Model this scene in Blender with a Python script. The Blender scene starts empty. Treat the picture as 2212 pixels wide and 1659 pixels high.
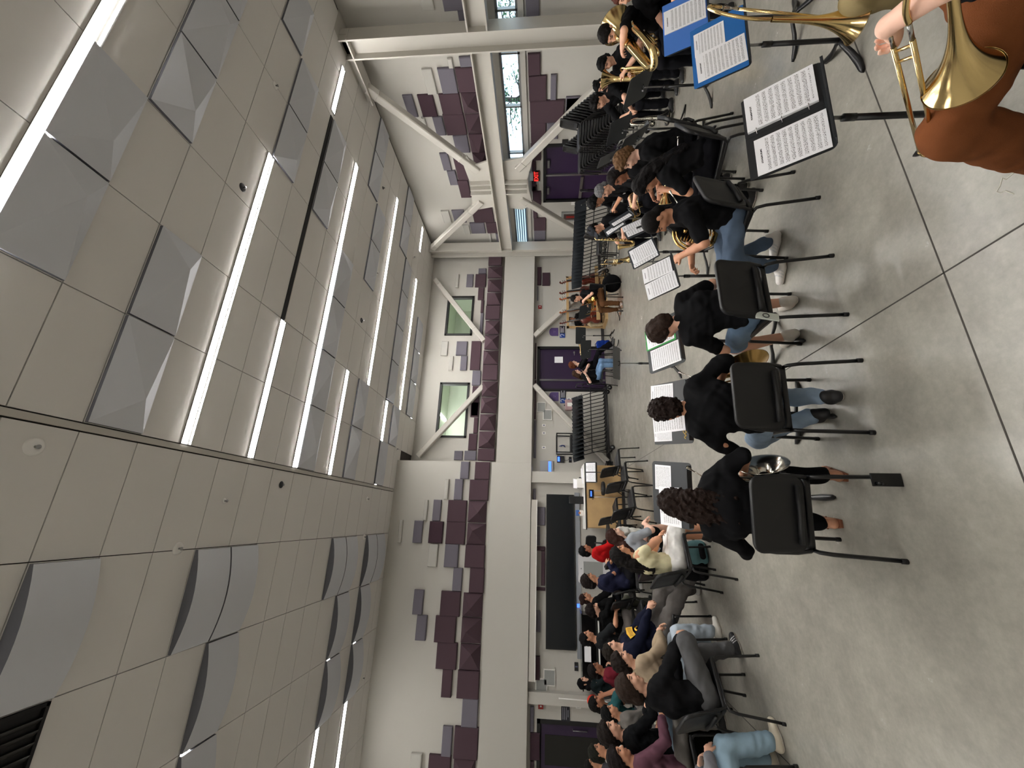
# Rehearsal hall seen from the back of a band room (the photograph stands on its side, so the camera is rolled a quarter turn).
import bpy, bmesh, math, random
import numpy as np
from mathutils import Vector as V, Matrix as MX, Quaternion

random.seed(7)
RNG = np.random.default_rng(11)
SC = bpy.context.scene
COL = SC.collection
PI = math.pi
R = math.radians

# ---------------------------------------------------------------- camera
FPX, YAW, PIT, ROL, CAMH = 861.0, R(18.8), R(4.49), R(0.45), 2.05
_f = V((math.sin(YAW) * math.cos(PIT), math.cos(YAW) * math.cos(PIT), math.sin(PIT)))
_r0 = V((math.cos(YAW), -math.sin(YAW), 0))
_u0 = _r0.cross(_f)
_r = math.cos(ROL) * _r0 + math.sin(ROL) * _u0
_u = -math.sin(ROL) * _r0 + math.cos(ROL) * _u0
CPOS = V((0, 0, CAMH))
cam = bpy.data.cameras.new('camera')
cam.sensor_fit = 'HORIZONTAL'
cam.sensor_width = 36.0
cam.lens = FPX / 2212 * 36.0
cam.clip_start = 0.02
cam.clip_end = 300
camo = bpy.data.objects.new('camera', cam)
COL.objects.link(camo)
# the picture's left edge is up in the room
cx, cy, cz = -_u, _r, -_f
camo.matrix_world = MX(((cx.x, cy.x, cz.x, CPOS.x), (cx.y, cy.y, cz.y, CPOS.y), (cx.z, cy.z, cz.z, CPOS.z), (0, 0, 0, 1)))
SC.camera = camo


def ray(x, y):
    return _r * ((1659 - y) - 829.5) / FPX - _u * (x - 1106) / FPX + _f


def atz(x, y, z=0.0):
    d = ray(x, y)
    return CPOS + d * ((z - CAMH) / d.z)


def aty(x, y, Y):
    d = ray(x, y)
    return CPOS + d * (Y / d.y)


def atx(x, y, X):
    d = ray(x, y)
    return CPOS + d * (X / d.x)


# ---------------------------------------------------------------- materials
def lin(c):
    return tuple(((v / 255) / 12.92 if v / 255 <= 0.04045 else ((v / 255 + 0.055) / 1.055) ** 2.4) for v in c) + (1.0,)


MATS = {}


def mat(name, rgb, rough=0.6, metal=0.0, bump=0.0, bscale=200.0, var=0.0, vscale=6.0, emit=0.0, spec=0.5, sheen=0.0, coat=0.0):
    if name in MATS:
        return MATS[name]
    m = bpy.data.materials.new(name)
    m.use_nodes = True
    nt = m.node_tree
    b = nt.nodes['Principled BSDF']
    col = lin(rgb)
    b.inputs['Base Color'].default_value = col
    b.inputs['Roughness'].default_value = rough
    b.inputs['Metallic'].default_value = metal
    b.inputs['Specular IOR Level'].default_value = spec
    if sheen:
        b.inputs['Sheen Weight'].default_value = sheen
    if coat:
        b.inputs['Coat Weight'].default_value = coat
    if emit:
        b.inputs['Emission Color'].default_value = col
        b.inputs['Emission Strength'].default_value = emit
    tc = nt.nodes.new('ShaderNodeTexCoord')
    if var:
        n = nt.nodes.new('ShaderNodeTexNoise')
        n.inputs['Scale'].default_value = vscale
        n.inputs['Detail'].default_value = 6
        nt.links.new(tc.outputs['Object'], n.inputs['Vector'])
        rp = nt.nodes.new('ShaderNodeValToRGB')
        rp.color_ramp.elements[0].position = 0.3
        rp.color_ramp.elements[1].position = 0.7
        rp.color_ramp.elements[0].color = tuple(c * (1 - var) for c in col[:3]) + (1,)
        rp.color_ramp.elements[1].color = tuple(min(1, c * (1 + var)) for c in col[:3]) + (1,)
        nt.links.new(n.outputs['Fac'], rp.inputs['Fac'])
        nt.links.new(rp.outputs['Color'], b.inputs['Base Color'])
    if bump:
        n2 = nt.nodes.new('ShaderNodeTexNoise')
        n2.inputs['Scale'].default_value = bscale
        n2.inputs['Detail'].default_value = 4
        nt.links.new(tc.outputs['Object'], n2.inputs['Vector'])
        bp = nt.nodes.new('ShaderNodeBump')
        bp.inputs['Strength'].default_value = bump
        bp.inputs['Distance'].default_value = 0.01
        nt.links.new(n2.outputs['Fac'], bp.inputs['Height'])
        nt.links.new(bp.outputs['Normal'], b.inputs['Normal'])
    MATS[name] = m
    return m


WALLC = mat('wall_paint', (188, 185, 178), 0.75, bump=0.05, bscale=120)
CEILC = mat('ceiling_tile', (222, 219, 215), 0.85, bump=0.05, bscale=300)
CPAN = mat('ceiling_panel_fabric', (204, 206, 212), 0.9)
GROOVE = mat('ceiling_gap', (70, 66, 62), 0.9)
STEEL = mat('painted_steel', (190, 186, 178), 0.5, bump=0.03, bscale=60)
PLUM = mat('plum_felt', (76, 57, 65), 0.95, bump=0.15, bscale=500)
PLUMD = mat('dark_plum_felt', (66, 46, 56), 0.95, bump=0.15, bscale=500)
SLATE = mat('slate_felt', (110, 106, 116), 0.95, bump=0.15, bscale=500)
PALE = mat('pale_felt', (186, 184, 178), 0.95, bump=0.15, bscale=500)
BLACKP = mat('black_plastic', (20, 20, 22), 0.5, bump=0.1, bscale=700)
BLACKM = mat('black_steel', (16, 16, 18), 0.35)
STANDM = mat('stand_black', (38, 42, 46), 0.5)
CHROME = mat('chrome', (200, 200, 200), 0.18, 1.0)
GREYM = mat('grey_steel', (150, 150, 150), 0.3, 0.9)
RUBBER = mat('rubber', (14, 14, 14), 0.8)
BRASS = mat('brass', (234, 206, 146), 0.16, 1.0)
BRASSD = mat('lacquer_brass', (206, 168, 104), 0.22, 1.0)
SILVER = mat('silver_plate', (205, 200, 190), 0.15, 1.0)
WHITE = mat('white_plastic', (232, 230, 226), 0.5)
PAPER = mat('paper', (238, 238, 242), 0.8)
WOOD = mat('maple_wood', (190, 158, 112), 0.5, var=0.12, vscale=3)
DWOOD = mat('violin_wood', (96, 30, 14), 0.3, var=0.3, vscale=8, coat=0.4)
DOORP = mat('purple_door', (44, 26, 58), 0.45)
BLACK = mat('black', (10, 10, 12), 0.5)
SCREENM = mat('dark_screen', (9, 15, 21), 0.28)
RED = mat('red_plastic', (150, 24, 22), 0.4)
BLUEF = mat('blue_folder', (28, 104, 178), 0.6)
BLUEF2 = mat('light_blue_folder', (70, 122, 206), 0.5)


# ---------------------------------------------------------------- mesh builder
class MB:
    def __init__(s):
        s.v, s.f, s.mi, s.sm, s.mats = [], [], [], [], []
        s.cur, s.smooth = 0, False

    def use(s, m):
        if m not in s.mats:
            s.mats.append(m)
        s.cur = s.mats.index(m)
        return s

    def add(s, vs, fs, smooth=None):
        o = len(s.v)
        s.v += [tuple(p) for p in vs]
        for f in fs:
            s.f.append(tuple(i + o for i in f))
            s.mi.append(s.cur)
            s.sm.append(s.smooth if smooth is None else smooth)
        return s

    def box(s, c, d, rot=None, ch=0.0):
        """box of full size d about c, optional Matrix rot, optional chamfer of the four edges along z"""
        x, y, z = d[0] / 2, d[1] / 2, d[2] / 2
        if ch:
            h = min(ch, x, y)
            ring = [(x - h, -y), (x, -y + h), (x, y - h), (x - h, y), (-x + h, y), (-x, y - h), (-x, -y + h), (-x + h, -y)]
        else:
            ring = [(x, -y), (x, y), (-x, y), (-x, -y)]
        n = len(ring)
        vs = [V((a, b, -z)) for a, b in ring] + [V((a, b, z)) for a, b in ring]
        if rot is not None:
            vs = [rot @ p for p in vs]
        c = V(c)
        vs = [p + c for p in vs]
        fs = [tuple(range(n - 1, -1, -1)), tuple(range(n, 2 * n))] + [(i, (i + 1) % n, n + (i + 1) % n, n + i) for i in range(n)]
        return s.add(vs, fs, False)

    def bb(s, a, b, ch=0.0):
        a, b = V(a), V(b)
        return s.box((a + b) / 2, (abs(b.x - a.x), abs(b.y - a.y), abs(b.z - a.z)), None, ch)

    def prism(s, pts, axis, lo, hi):
        """extrude a closed 2-D outline along an axis ('x','y','z'); sides flat"""
        def P(a, b, t):
            return (t, a, b) if axis == 'x' else ((a, t, b) if axis == 'y' else (a, b, t))
        n = len(pts)
        vs = [P(a, b, lo) for a, b in pts] + [P(a, b, hi) for a, b in pts]
        fs = [tuple(range(n - 1, -1, -1)), tuple(range(n, 2 * n))] + [(i, (i + 1) % n, n + (i + 1) % n, n + i) for i in range(n)]
        return s.add(vs, fs, False)

    def tube(s, pts, r, n=8, closed=False, cap=True):
        """round tube through points; r a number or one per point"""
        pts = [V(p) for p in pts]
        m = len(pts)
        rs = r if isinstance(r, (list, tuple)) else [r] * m
        T = []
        for i in range(m):
            a = pts[(i - 1) % m] if (closed or i > 0) else pts[i]
            b = pts[(i + 1) % m] if (closed or i < m - 1) else pts[i]
            t = (b - a)
            T.append(t.normalized() if t.length > 1e-9 else V((0, 0, 1)))
        ref = V((0, 0, 1)) if abs(T[0].z) < 0.9 else V((1, 0, 0))
        nrm = (ref - T[0] * ref.dot(T[0])).normalized()
        vs, fs = [], []
        for i in range(m):
            nrm = (nrm - T[i] * nrm.dot(T[i]))
            nrm = nrm.normalized() if nrm.length > 1e-6 else T[i].orthogonal().normalized()
            bi = T[i].cross(nrm)
            for k in range(n):
                a = 2 * PI * k / n
                vs.append(pts[i] + (nrm * math.cos(a) + bi * math.sin(a)) * rs[i])
        for i in range(m if closed else m - 1):
            j = (i + 1) % m
            for k in range(n):
                l = (k + 1) % n
                fs.append((i * n + k, i * n + l, j * n + l, j * n + k))
        if cap and not closed:
            fs.append(tuple(range(n - 1, -1, -1)))
            fs.append(tuple((m - 1) * n + k for k in range(n)))
        return s.add(vs, fs, True)

    def cyl(s, a, b, r, n=16, r2=None):
        return s.tube([a, b], [r, r if r2 is None else r2], n)

    def lathe(s, prof, o=(0, 0, 0), ax=(0, 0, 1), n=24, cap=False):
        """profile of (radius, distance along axis)"""
        ax = V(ax).normalized()
        x = ax.orthogonal().normalized()
        y = ax.cross(x)
        o = V(o)
        vs, fs = [], []
        for rr, h in prof:
            for k in range(n):
                a = 2 * PI * k / n
                vs.append(o + ax * h + (x * math.cos(a) + y * math.sin(a)) * rr)
        for i in range(len(prof) - 1):
            for k in range(n):
                l = (k + 1) % n
                fs.append((i * n + k, i * n + l, (i + 1) * n + l, (i + 1) * n + k))
        if cap:
            fs.append(tuple(range(n - 1, -1, -1)))
            fs.append(tuple((len(prof) - 1) * n + k for k in range(n)))
        return s.add(vs, fs, True)

    def ball(s, c, d, n=14, rot=None):
        c = V(c)
        vs, fs = [], []
        m = n // 2
        for i in range(m + 1):
            t = PI * i / m
            for k in range(n):
                a = 2 * PI * k / n
                p = V((d[0] * math.sin(t) * math.cos(a), d[1] * math.sin(t) * math.sin(a), d[2] * math.cos(t)))
                if rot is not None:
                    p = rot @ p
                vs.append(c + p)
        for i in range(m):
            for k in range(n):
                l = (k + 1) % n
                fs.append((i * n + k, (i + 1) * n + k, (i + 1) * n + l, i * n + l))
        return s.add(vs, fs, True)

    def quad(s, a, b, c, d):
        return s.add([a, b, c, d], [(0, 1, 2, 3)], False)

    def build(s, name, parent=None, m=None, bevel=0.0, seg=2):
        me = bpy.data.meshes.new(name)
        me.from_pydata(s.v, [], s.f)
        if m is not None and not s.mats:
            me.materials.append(m)
        for x in s.mats:
            me.materials.append(x)
        if s.mats:
            me.polygons.foreach_set('material_index', s.mi)
        me.polygons.foreach_set('use_smooth', s.sm)
        me.update()
        o = bpy.data.objects.new(name, me)
        COL.objects.link(o)
        if parent is not None:
            o.parent = parent
        if bevel:
            md = o.modifiers.new('bevel', 'BEVEL')
            md.width = bevel
            md.segments = seg
            md.limit_method = 'ANGLE'
        return o


def tag(o, label=None, cat=None, group=None, kind=None):
    if label:
        o['label'] = label
    if cat:
        o['category'] = cat
    if group:
        o['group'] = group
    if kind:
        o['kind'] = kind
    return o


def thing(name, label, cat, loc=(0, 0, 0), rz=0.0, group=None):
    o = bpy.data.objects.new(name, None)
    o.empty_display_size = 0.1
    COL.objects.link(o)
    o.location = loc
    o.rotation_euler = (0, 0, rz)
    return tag(o, label, cat, group)


def struct(o):
    o['kind'] = 'structure'
    return o


def copy_tree(o, parent=None):
    c = o.copy()
    COL.objects.link(c)
    if parent is not None:
        c.parent = parent
    for ch in list(o.children):
        copy_tree(ch, c)
    return c


ORD = ['zeroth', 'first', 'second', 'third', 'fourth', 'fifth', 'sixth', 'seventh', 'eighth', 'ninth', 'tenth', 'eleventh', 'twelfth',
       'thirteenth', 'fourteenth', 'fifteenth', 'sixteenth', 'seventeenth', 'eighteenth', 'nineteenth', 'twentieth', 'twenty-first',
       'twenty-second', 'twenty-third', 'twenty-fourth', 'twenty-fifth', 'twenty-sixth', 'twenty-seventh', 'twenty-eighth']


def arc(c, r, a0, a1, n, u=V((1, 0, 0)), w=V((0, 0, 1))):
    c = V(c)
    return [c + (u * math.cos(a0 + (a1 - a0) * i / n) + w * math.sin(a0 + (a1 - a0) * i / n)) * r for i in range(n + 1)]


def bez(p, n=8):
    """Catmull-Rom through points"""
    p = [V(q) for q in p]
    out = []
    for i in range(len(p) - 1):
        p0, p1, p2, p3 = p[max(i - 1, 0)], p[i], p[i + 1], p[min(i + 2, len(p) - 1)]
        for k in range(n):
            t = k / n
            out.append(0.5 * ((2 * p1) + (p2 - p0) * t + (2 * p0 - 5 * p1 + 4 * p2 - p3) * t * t + (3 * p1 - p0 - 3 * p2 + p3) * t ** 3))
    out.append(p[-1])
    return out
# ---------------------------------------------------------------- the room
HC, XR, Y2, Y1, XC = 6.2, 9.6, 12.5, 11.2, 1.5
XL, YB = -7.2, -3.2
LOWY = 11.42
TS = 0.12


def wall_mat_floor():
    m = bpy.data.materials.new('concrete_floor')
    m.use_nodes = True
    nt = m.node_tree
    b = nt.nodes['Principled BSDF']
    tc = nt.nodes.new('ShaderNodeTexCoord')

    def noise(sc, det, rough=0.6):
        n = nt.nodes.new('ShaderNodeTexNoise')
        n.inputs['Scale'].default_value = sc
        n.inputs['Detail'].default_value = det
        n.inputs['Roughness'].default_value = rough
        nt.links.new(tc.outputs['Object'], n.inputs['Vector'])
        return n
    n1, n2, n3 = noise(0.9, 8), noise(5, 10, 0.7), noise(26, 8, 0.7)
    r1 = nt.nodes.new('ShaderNodeValToRGB')
    e = r1.color_ramp.elements
    e[0].position, e[1].position = 0.3, 0.72
    e[0].color, e[1].color = lin((122, 119, 111)), lin((158, 154, 145))
    a = nt.nodes.new('ShaderNodeMix')
    a.data_type = 'FLOAT'
    a.inputs[0].default_value = 0.5
    nt.links.new(n1.outputs['Fac'], a.inputs[2])
    nt.links.new(n2.outputs['Fac'], a.inputs[3])
    nt.links.new(a.outputs[0], r1.inputs['Fac'])
    mx = nt.nodes.new('ShaderNodeMix')
    mx.data_type = 'RGBA'
    mx.blend_type = 'OVERLAY'
    mx.inputs[0].default_value = 0.2
    nt.links.new(r1.outputs['Color'], mx.inputs[6])
    nt.links.new(n3.outputs['Fac'], mx.inputs[7])
    nt.links.new(mx.outputs[2], b.inputs['Base Color'])
    rr = nt.nodes.new('ShaderNodeMapRange')
    rr.inputs[3].default_value = 0.14
    rr.inputs[4].default_value = 0.34
    nt.links.new(n2.outputs['Fac'], rr.inputs[0])
    nt.links.new(rr.outputs[0], b.inputs['Roughness'])
    bp = nt.nodes.new('ShaderNodeBump')
    bp.inputs['Strength'].default_value = 0.08
    bp.inputs['Distance'].default_value = 0.01
    nt.links.new(n2.outputs['Fac'], bp.inputs['Height'])
    nt.links.new(bp.outputs['Normal'], b.inputs['Normal'])
    return m


# floor, cut by saw joints into slabs
fm = wall_mat_floor()
JOINT = mat('saw_joint', (58, 55, 50), 0.9)
f = MB()
f.use(fm).bb((XL - .2, YB - .2, -0.2), (XR + .2, Y2 + .3, 0))
struct(f.build('floor'))


def joint(n, a, b):
    a, b = V(a), V(b)
    d = (b - a).normalized()
    s = V((-d.y, d.x, 0)) * 0.004
    m = MB()
    z = V((0, 0, 0.0012))
    m.use(JOINT).add([a - s - z * 2, b - s - z * 2, b + s - z * 2, a + s - z * 2, a - s + z, b - s + z, b + s + z, a + s + z],
                     [(3, 2, 1, 0), (4, 5, 6, 7), (0, 1, 5, 4), (1, 2, 6, 5), (2, 3, 7, 6), (3, 0, 4, 7)])
    struct(m.build('trim_%d' % n))


joint(1, (-6.9, 1.80, 0), (9.5, 2.02, 0))
joint(2, (1.26, -2.9, 0), (1.30, 12.3, 0))
joint(3, (-1.93, -2.9, 0), (-1.75, 11.2, 0))

# ceiling: tiles over a dark void, gaps between the tiles
XS_R = [0.70, 1.81, 2.90, 4.03, 5.11, 6.22, 7.30, 8.40, 9.50]
XS_L = [0.62, -0.46, -1.57, -2.70, -3.8, -4.9, -6.0, XL]
YR0, DY = 2.69, 0.5475
YK = lambda k: YR0 + DY * k
cb = MB()
cb.use(GROOVE).bb((XL - .1, YB - .1, HC + 0.03), (XR + .1, Y2 + .1, HC + 0.12))
cb.use(CEILC)
g = 0.005
for xs in (XS_R, XS_L):
    for i in range(len(xs) - 1):
        x0, x1 = sorted((xs[i], xs[i + 1]))
        for k in range(-11, 18):
            y0, y1 = YK(k), min(YK(k + 1), Y2)
            if y1 - y0 < .05:
                continue
            if x0 < XC - .2 and y0 > Y1 + .1:
                continue
            if xs is XS_R and i == len(xs) - 2 and 4 <= k <= 5:
                cb.bb((x0 + g, y0 + g, HC), (9.0, y1 - g, HC + .025))
                continue
            cb.bb((x0 + g, y0 + g, HC), (x1 - g, y1 - g, HC + .025))
struct(cb.build('ceiling'))
m = MB()
m.use(STEEL).bb((0.63, YB, HC - 0.012), (0.69, Y1, HC + 0.01))
struct(m.build('trim_4'))
m = MB()
m.use(STEEL).bb((9.0, YK(4), HC + .004), (XR, YK(6), HC + .026))
struct(m.build('trim_5'))


# walls
def wall(n, a, b, mt=None):
    m = MB()
    m.use(mt or WALLC).bb(a, b)
    return struct(m.build(n))


wall('wall_back', (XL - TS, YB - TS, 0), (XR + TS, YB, HC + .1))
wall('wall_left', (XL - TS, YB, 0), (XL, Y2 + TS, HC + .1))


def holed(n, axis, lo, hi, u0, u1, z0, z1, holes):
    """a wall in plane x or y with rectangular holes (ua,ub,za,zb)"""
    m = MB()
    m.use(WALLC)
    us = sorted({u0, u1, *[h[0] for h in holes], *[h[1] for h in holes]})
    zs = sorted({z0, z1, *[h[2] for h in holes], *[h[3] for h in holes]})
    for i in range(len(us) - 1):
        for j in range(len(zs) - 1):
            cu, cz = (us[i] + us[i + 1]) / 2, (zs[j] + zs[j + 1]) / 2
            if any(h[0] < cu < h[1] and h[2] < cz < h[3] for h in holes):
                continue
            a, b = ((lo, us[i], zs[j]), (hi, us[i + 1], zs[j + 1])) if axis == 'x' else ((us[i], lo, zs[j]), (us[i + 1], hi, zs[j + 1]))
            m.bb(a, b)
    return struct(m.build(n))


# window strip in the right wall, two doors
p0, p1 = atx(1074, 115, XR), atx(1119, 115, XR)
WZ0, WZ1 = 2.62, 3.08
WY0, WY1 = 2.2, 12.42
dR = (8.17, 10.12)
holed('wall_right', 'x', XR, XR + 0.25, YB, Y2, 0, HC + .1, [(WY0, WY1, WZ0, WZ1), (dR[0], dR[1], -.01, 2.09)])
q = [aty(960, 725, Y2), aty(1027, 640, Y2), aty(940, 945, Y2), aty(1015, 827, Y2)]
W2 = (q[0].x, q[1].x, q[1].z + .03, q[0].z)
W3 = (q[2].x, q[3].x, q[3].z + .0, q[2].z)
dF = (aty(1200, 842, Y2).x, aty(1200, 752, Y2).x, -.01, 2.24)
holed('wall_front', 'y', Y2, Y2 + .2, 0.9, XR + .25, 0, HC + .1, [W2, W3, dF])
# the bump-out over the left half: upper wall, white band, lower wall
wall('wall_front_upper', (XL, Y1 + .06, 3.46), (XC, Y2 + .2, HC + .1))
m = MB()
m.use(WALLC).bb((XL, Y1 - .02, 2.36), (XC, Y1 + 1.3, 3.46))
struct(m.build('beam_left_band', bevel=.01))
m = MB()
m.use(WALLC).bb((XC, 12.2, 2.39), (XR - .06, Y2, 3.47))
struct(m.build('beam_front_band', bevel=.01))
dL = (-6.3, -4.47, -.01, 2.12)
wl = holed('wall_front_lower', 'y', LOWY, LOWY + .15, XL, 0.98, 0, 2.36, [dL])
wall('pillar_lower', (0.98, LOWY - .2, 0), (1.28, Y2, 2.36))
pl = aty(1200, 1505, LOWY).x
wall('pillar_left', (pl - .12, LOWY - .16, 0), (pl + .12, LOWY, 2.36))
# lit shelf edge of the retracted projection screen under the band
m = MB()
m.use(STEEL).bb((-3.62, Y1 + .0, 2.20), (0.52, Y1 + .12, 2.345))
m.use(WHITE).bb((-3.62, Y1 - .02, 2.185), (0.52, Y1 + .13, 2.205))
tag(m.build('projection_screen_case'), 'long grey retracted projection screen case under the white band', 'screen case')
BASEM = mat('vinyl_base', (58, 56, 58), 0.6)
for n, a, b in (('front', (1.28, Y2 - .012, 0), (dF[0] - .06, Y2, .1)), ('right', (XR - .012, YB, 0), (XR, dR[0] - .06, .1)),
                ('left', (XL, LOWY - .012, 0), (.98, LOWY, .1))):
    m = MB()
    m.use(BASEM).bb(a, b)
    if n == 'left':
        m = MB()
        m.use(BASEM).bb((pl + .13, LOWY - .012, 0), (.98, LOWY, .1))
    struct(m.build('baseboard_' + n))
m = MB()
m.use(BASEM).bb((dF[1] + .06, Y2 - .012, 0), (XR, Y2, .1))
struct(m.build('baseboard_front_right'))


# doors ------------------------------------------------------------
def tf(o, mw):
    o.matrix_world = mw
    return o


def bar_handle(par, c, w):
    h = MB()
    h.use(GREYM).bb((c[0] - w / 2, c[1] - .05, c[2] - .025), (c[0] + w / 2, c[1] - .02, c[2] + .025))
    h.bb((c[0] - w / 2, c[1] - .03, c[2] - .02), (c[0] - w / 2 + .04, c[1], c[2] + .02))
    h.bb((c[0] + w / 2 - .04, c[1] - .03, c[2] - .02), (c[0] + w / 2, c[1], c[2] + .02))
    h.build('push_bar', par)


def door(n, x0, x1, top, lites=0, mullion=False, leaf=DOORP):
    """built facing -y in local coordinates, hinge plane at y=0"""
    e = bpy.data.objects.new('door_%d' % n, None)
    COL.objects.link(e)
    e['kind'] = 'structure'
    fr = MB()
    fr.use(BLACK).bb((x0 - .06, -.03, 0), (x0 + .03, .14, top + .05)).bb((x1 - .03, -.03, 0), (x1 + .06, .14, top + .05)).bb((x0 - .06, -.03, top - .02), (x1 + .06, .14, top + .06))
    if mullion:
        fr.use(GREYM).bb(((x0 + x1) / 2 - .03, -.02, 0), ((x0 + x1) / 2 + .03, .1, top))
    fr.use(BLACK).bb((x0 - .06, .125, 0), (x1 + .06, .15, top + .12))  # added unseen backing panel, keeps outside light from leaking round the doors
    fr.build('door_frame', e)
    return e


eR = door(1, 0, dR[1] - dR[0], 2.04, mullion=True)
w = dR[1] - dR[0]
for i in (0, 1):
    a, b = (0.03, w / 2 - .03) if i == 0 else (w / 2 + .03, w - .03)
    l = MB()
    l.use(DOORP).bb((a, .03, .01), (b, .08, 2.02))
    lf = l.build('door_leaf', eR)
    l = MB()
    l.use(GREYM).bb((a + .05, -.03, .92), (b - .05, .0, 1.0)).bb((a + .05, .0, .93), (a + .12, .03, .99)).bb((b - .12, .0, .93), (b - .05, .03, .99))
    l.build('push_bar', lf)
    l = MB()
    l.use(GREYM).bb((a + .25, -.04, 1.92), (a + .5, .03, 1.98))
    l.build('door_closer', lf)
eR.matrix_world = MX.Translation((XR, dR[1], 0)) @ MX.Rotation(-PI / 2, 4, 'Z')
eF = door(2, dF[0], dF[1], dF[3] - .04, mullion=False)
l = MB()
mx = aty(1200, 821, Y2).x
l.use(DOORP).bb((dF[0] + .03, .03, .01), (mx - .02, .08, 2.2)).bb((mx + .04, .03, .01), (dF[1] - .03, .08, 2.2)).use(GREYM).bb((mx - .02, .0, 0), (mx + .04, .1, 2.2))
lf = l.build('door_leaf', eF)
l = MB()
l.use(GREYM).cyl((dF[1] - .15, -.03, 1.02), (dF[1] - .15, .03, 1.02), .03).bb((dF[1] - .27, -.05, 1.01), (dF[1] - .13, -.03, 1.03))
l.build('lever_handle', lf)
l = MB()
nx = aty(1207, 776, Y2)
l.use(PAPER).bb((nx.x - .11, .022, nx.z - .14), (nx.x + .11, .029, nx.z + .14))
l.build('paper_notice', lf)
eF.location = (0, Y2 + .02, 0)
eL = door(3, dL[0], dL[1], 2.08)
l = MB()
l.use(DOORP).bb((dL[1] - .03 - .95, .03, .01), (dL[1] - .03, .08, 2.04))
lf = l.build('door_leaf', eL)
l = MB()
GLD = mat('dark_door_glass', (14, 15, 12), 0.12)
l.use(GLD).bb((dL[1] - .82, .022, .35), (dL[1] - .25, .03, 1.95))
l.build('door_glass', lf)
l = MB()
l.use(GREYM).tube([(dL[1] - .12, .03, 1.3), (dL[1] - .12, -.04, 1.3), (dL[1] - .12, -.04, .98), (dL[1] - .12, .03, .98)], .012)
l.build('pull_handle', lf)
l = MB()
l.use(DOORP).bb((dL[0] + .03, .03, .01), (dL[1] - 1.0, .08, 2.04))
l.build('door_side_panel', eL)
eL.location = (0, LOWY + .02, 0)

# windows ----------------------------------------------------------
GLASS = bpy.data.materials.new('window_glass')
GLASS.use_nodes = True
_nt = GLASS.node_tree
_b = _nt.nodes['Principled BSDF']
_b.inputs['Transmission Weight'].default_value = 1.0
_b.inputs['Roughness'].default_value = 0.0
_b.inputs['IOR'].default_value = 1.05
_b.inputs['Base Color'].default_value = (0.93, 0.97, 1, 1)
ALU = mat('window_aluminium', (140, 140, 140), 0.4, 0.5)
e = bpy.data.objects.new('window_1', None)
COL.objects.link(e)
e['kind'] = 'structure'
m = MB()
m.use(ALU)
m.bb((XR + .05, WY0, WZ0), (XR + .14, WY1, WZ0 + .05)).bb((XR + .05, WY0, WZ1 - .05), (XR + .14, WY1, WZ1))
for yy in [atx(1100, yv, XR + .08).y for yv in (20, 114, 230, 330, 345, 438)] + [WY0 + .02, WY1 - .02, 3.4]:
    m.bb((XR + .05, yy - .02, WZ0), (XR + .14, yy + .02, WZ1))
m.build('window_frame', e)
m = MB()
m.use(WALLC).bb((XR - .05, WY0, WZ0 - .12), (XR + .01, WY1, WZ0 - .02))
m.build('window_sill', e)
m = MB()
m.use(GLASS).bb((XR + .09, WY0, WZ0), (XR + .096, WY1, WZ1))
m.build('window_glass', e)
for n, W in ((2, W2), (3, W3)):
    e = bpy.data.objects.new('window_%d' % n, None)
    COL.objects.link(e)
    e['kind'] = 'structure'
    m = MB()
    m.use(BLACK)
    t = .07
    m.bb((W[0], Y2 - .03, W[2]), (W[0] + t, Y2 + .12, W[3])).bb((W[1] - t, Y2 - .03, W[2]), (W[1], Y2 + .12, W[3]))
    m.bb((W[0], Y2 - .03, W[2]), (W[1], Y2 + .12, W[2] + t)).bb((W[0], Y2 - .03, W[3] - t), (W[1], Y2 + .12, W[3]))
    m.build('window_frame', e)
    m = MB()
    m.use(GLASS).bb((W[0], Y2 + .05, W[2]), (W[1], Y2 + .056, W[3]))
    m.build('window_glass', e)
# the lit room seen through the two upper windows
IN = mat('inner_room_paint', (196, 204, 188), 0.8)
m = MB()
m.use(IN)
m.bb((1.6, Y2 + 4.5, 2.6), (9.5, Y2 + 4.6, 6.4)).bb((1.5, Y2 + .2, 2.6), (1.6, Y2 + 4.6, 6.4)).bb((9.5, Y2 + .2, 2.6), (9.6, Y2 + 4.6, 6.4))
m.bb((1.5, Y2 + .2, 2.5), (9.6, Y2 + 4.6, 2.6)).bb((1.5, Y2 + .2, 6.3), (9.6, Y2 + 4.6, 6.4))
struct(m.build('wall_inner_room'))
EML = mat('led_diffuser', (255, 252, 247), 0.5, emit=46)
EMS = mat('led_diffuser_small', (255, 252, 247), 0.5, emit=16)
for i, (xx, ln) in enumerate(((2.3, 3.6), (3.0, 3.6), (4.0, 3.6), (6.6, 3.6))):
    t = thing('linear_ceiling_light', 'slim ceiling light behind the upper inner windows, %s from the left' % ORD[i + 1], 'ceiling light', (xx, Y2 + 2.4, 6.3), 0, 'inner room lights')
    MB().use(EMS).bb((-.05, -ln / 2, -.04), (.05, ln / 2, -.01)).build('diffuser', t)
    MB().use(WHITE).bb((-.07, -ln / 2 - .02, -.012), (.07, ln / 2 + .02, 0)).build('housing', t)

# shaped ceiling panels -------------------------------------------------
CEDGE = mat('panel_edge', (104, 105, 112), .9)


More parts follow.
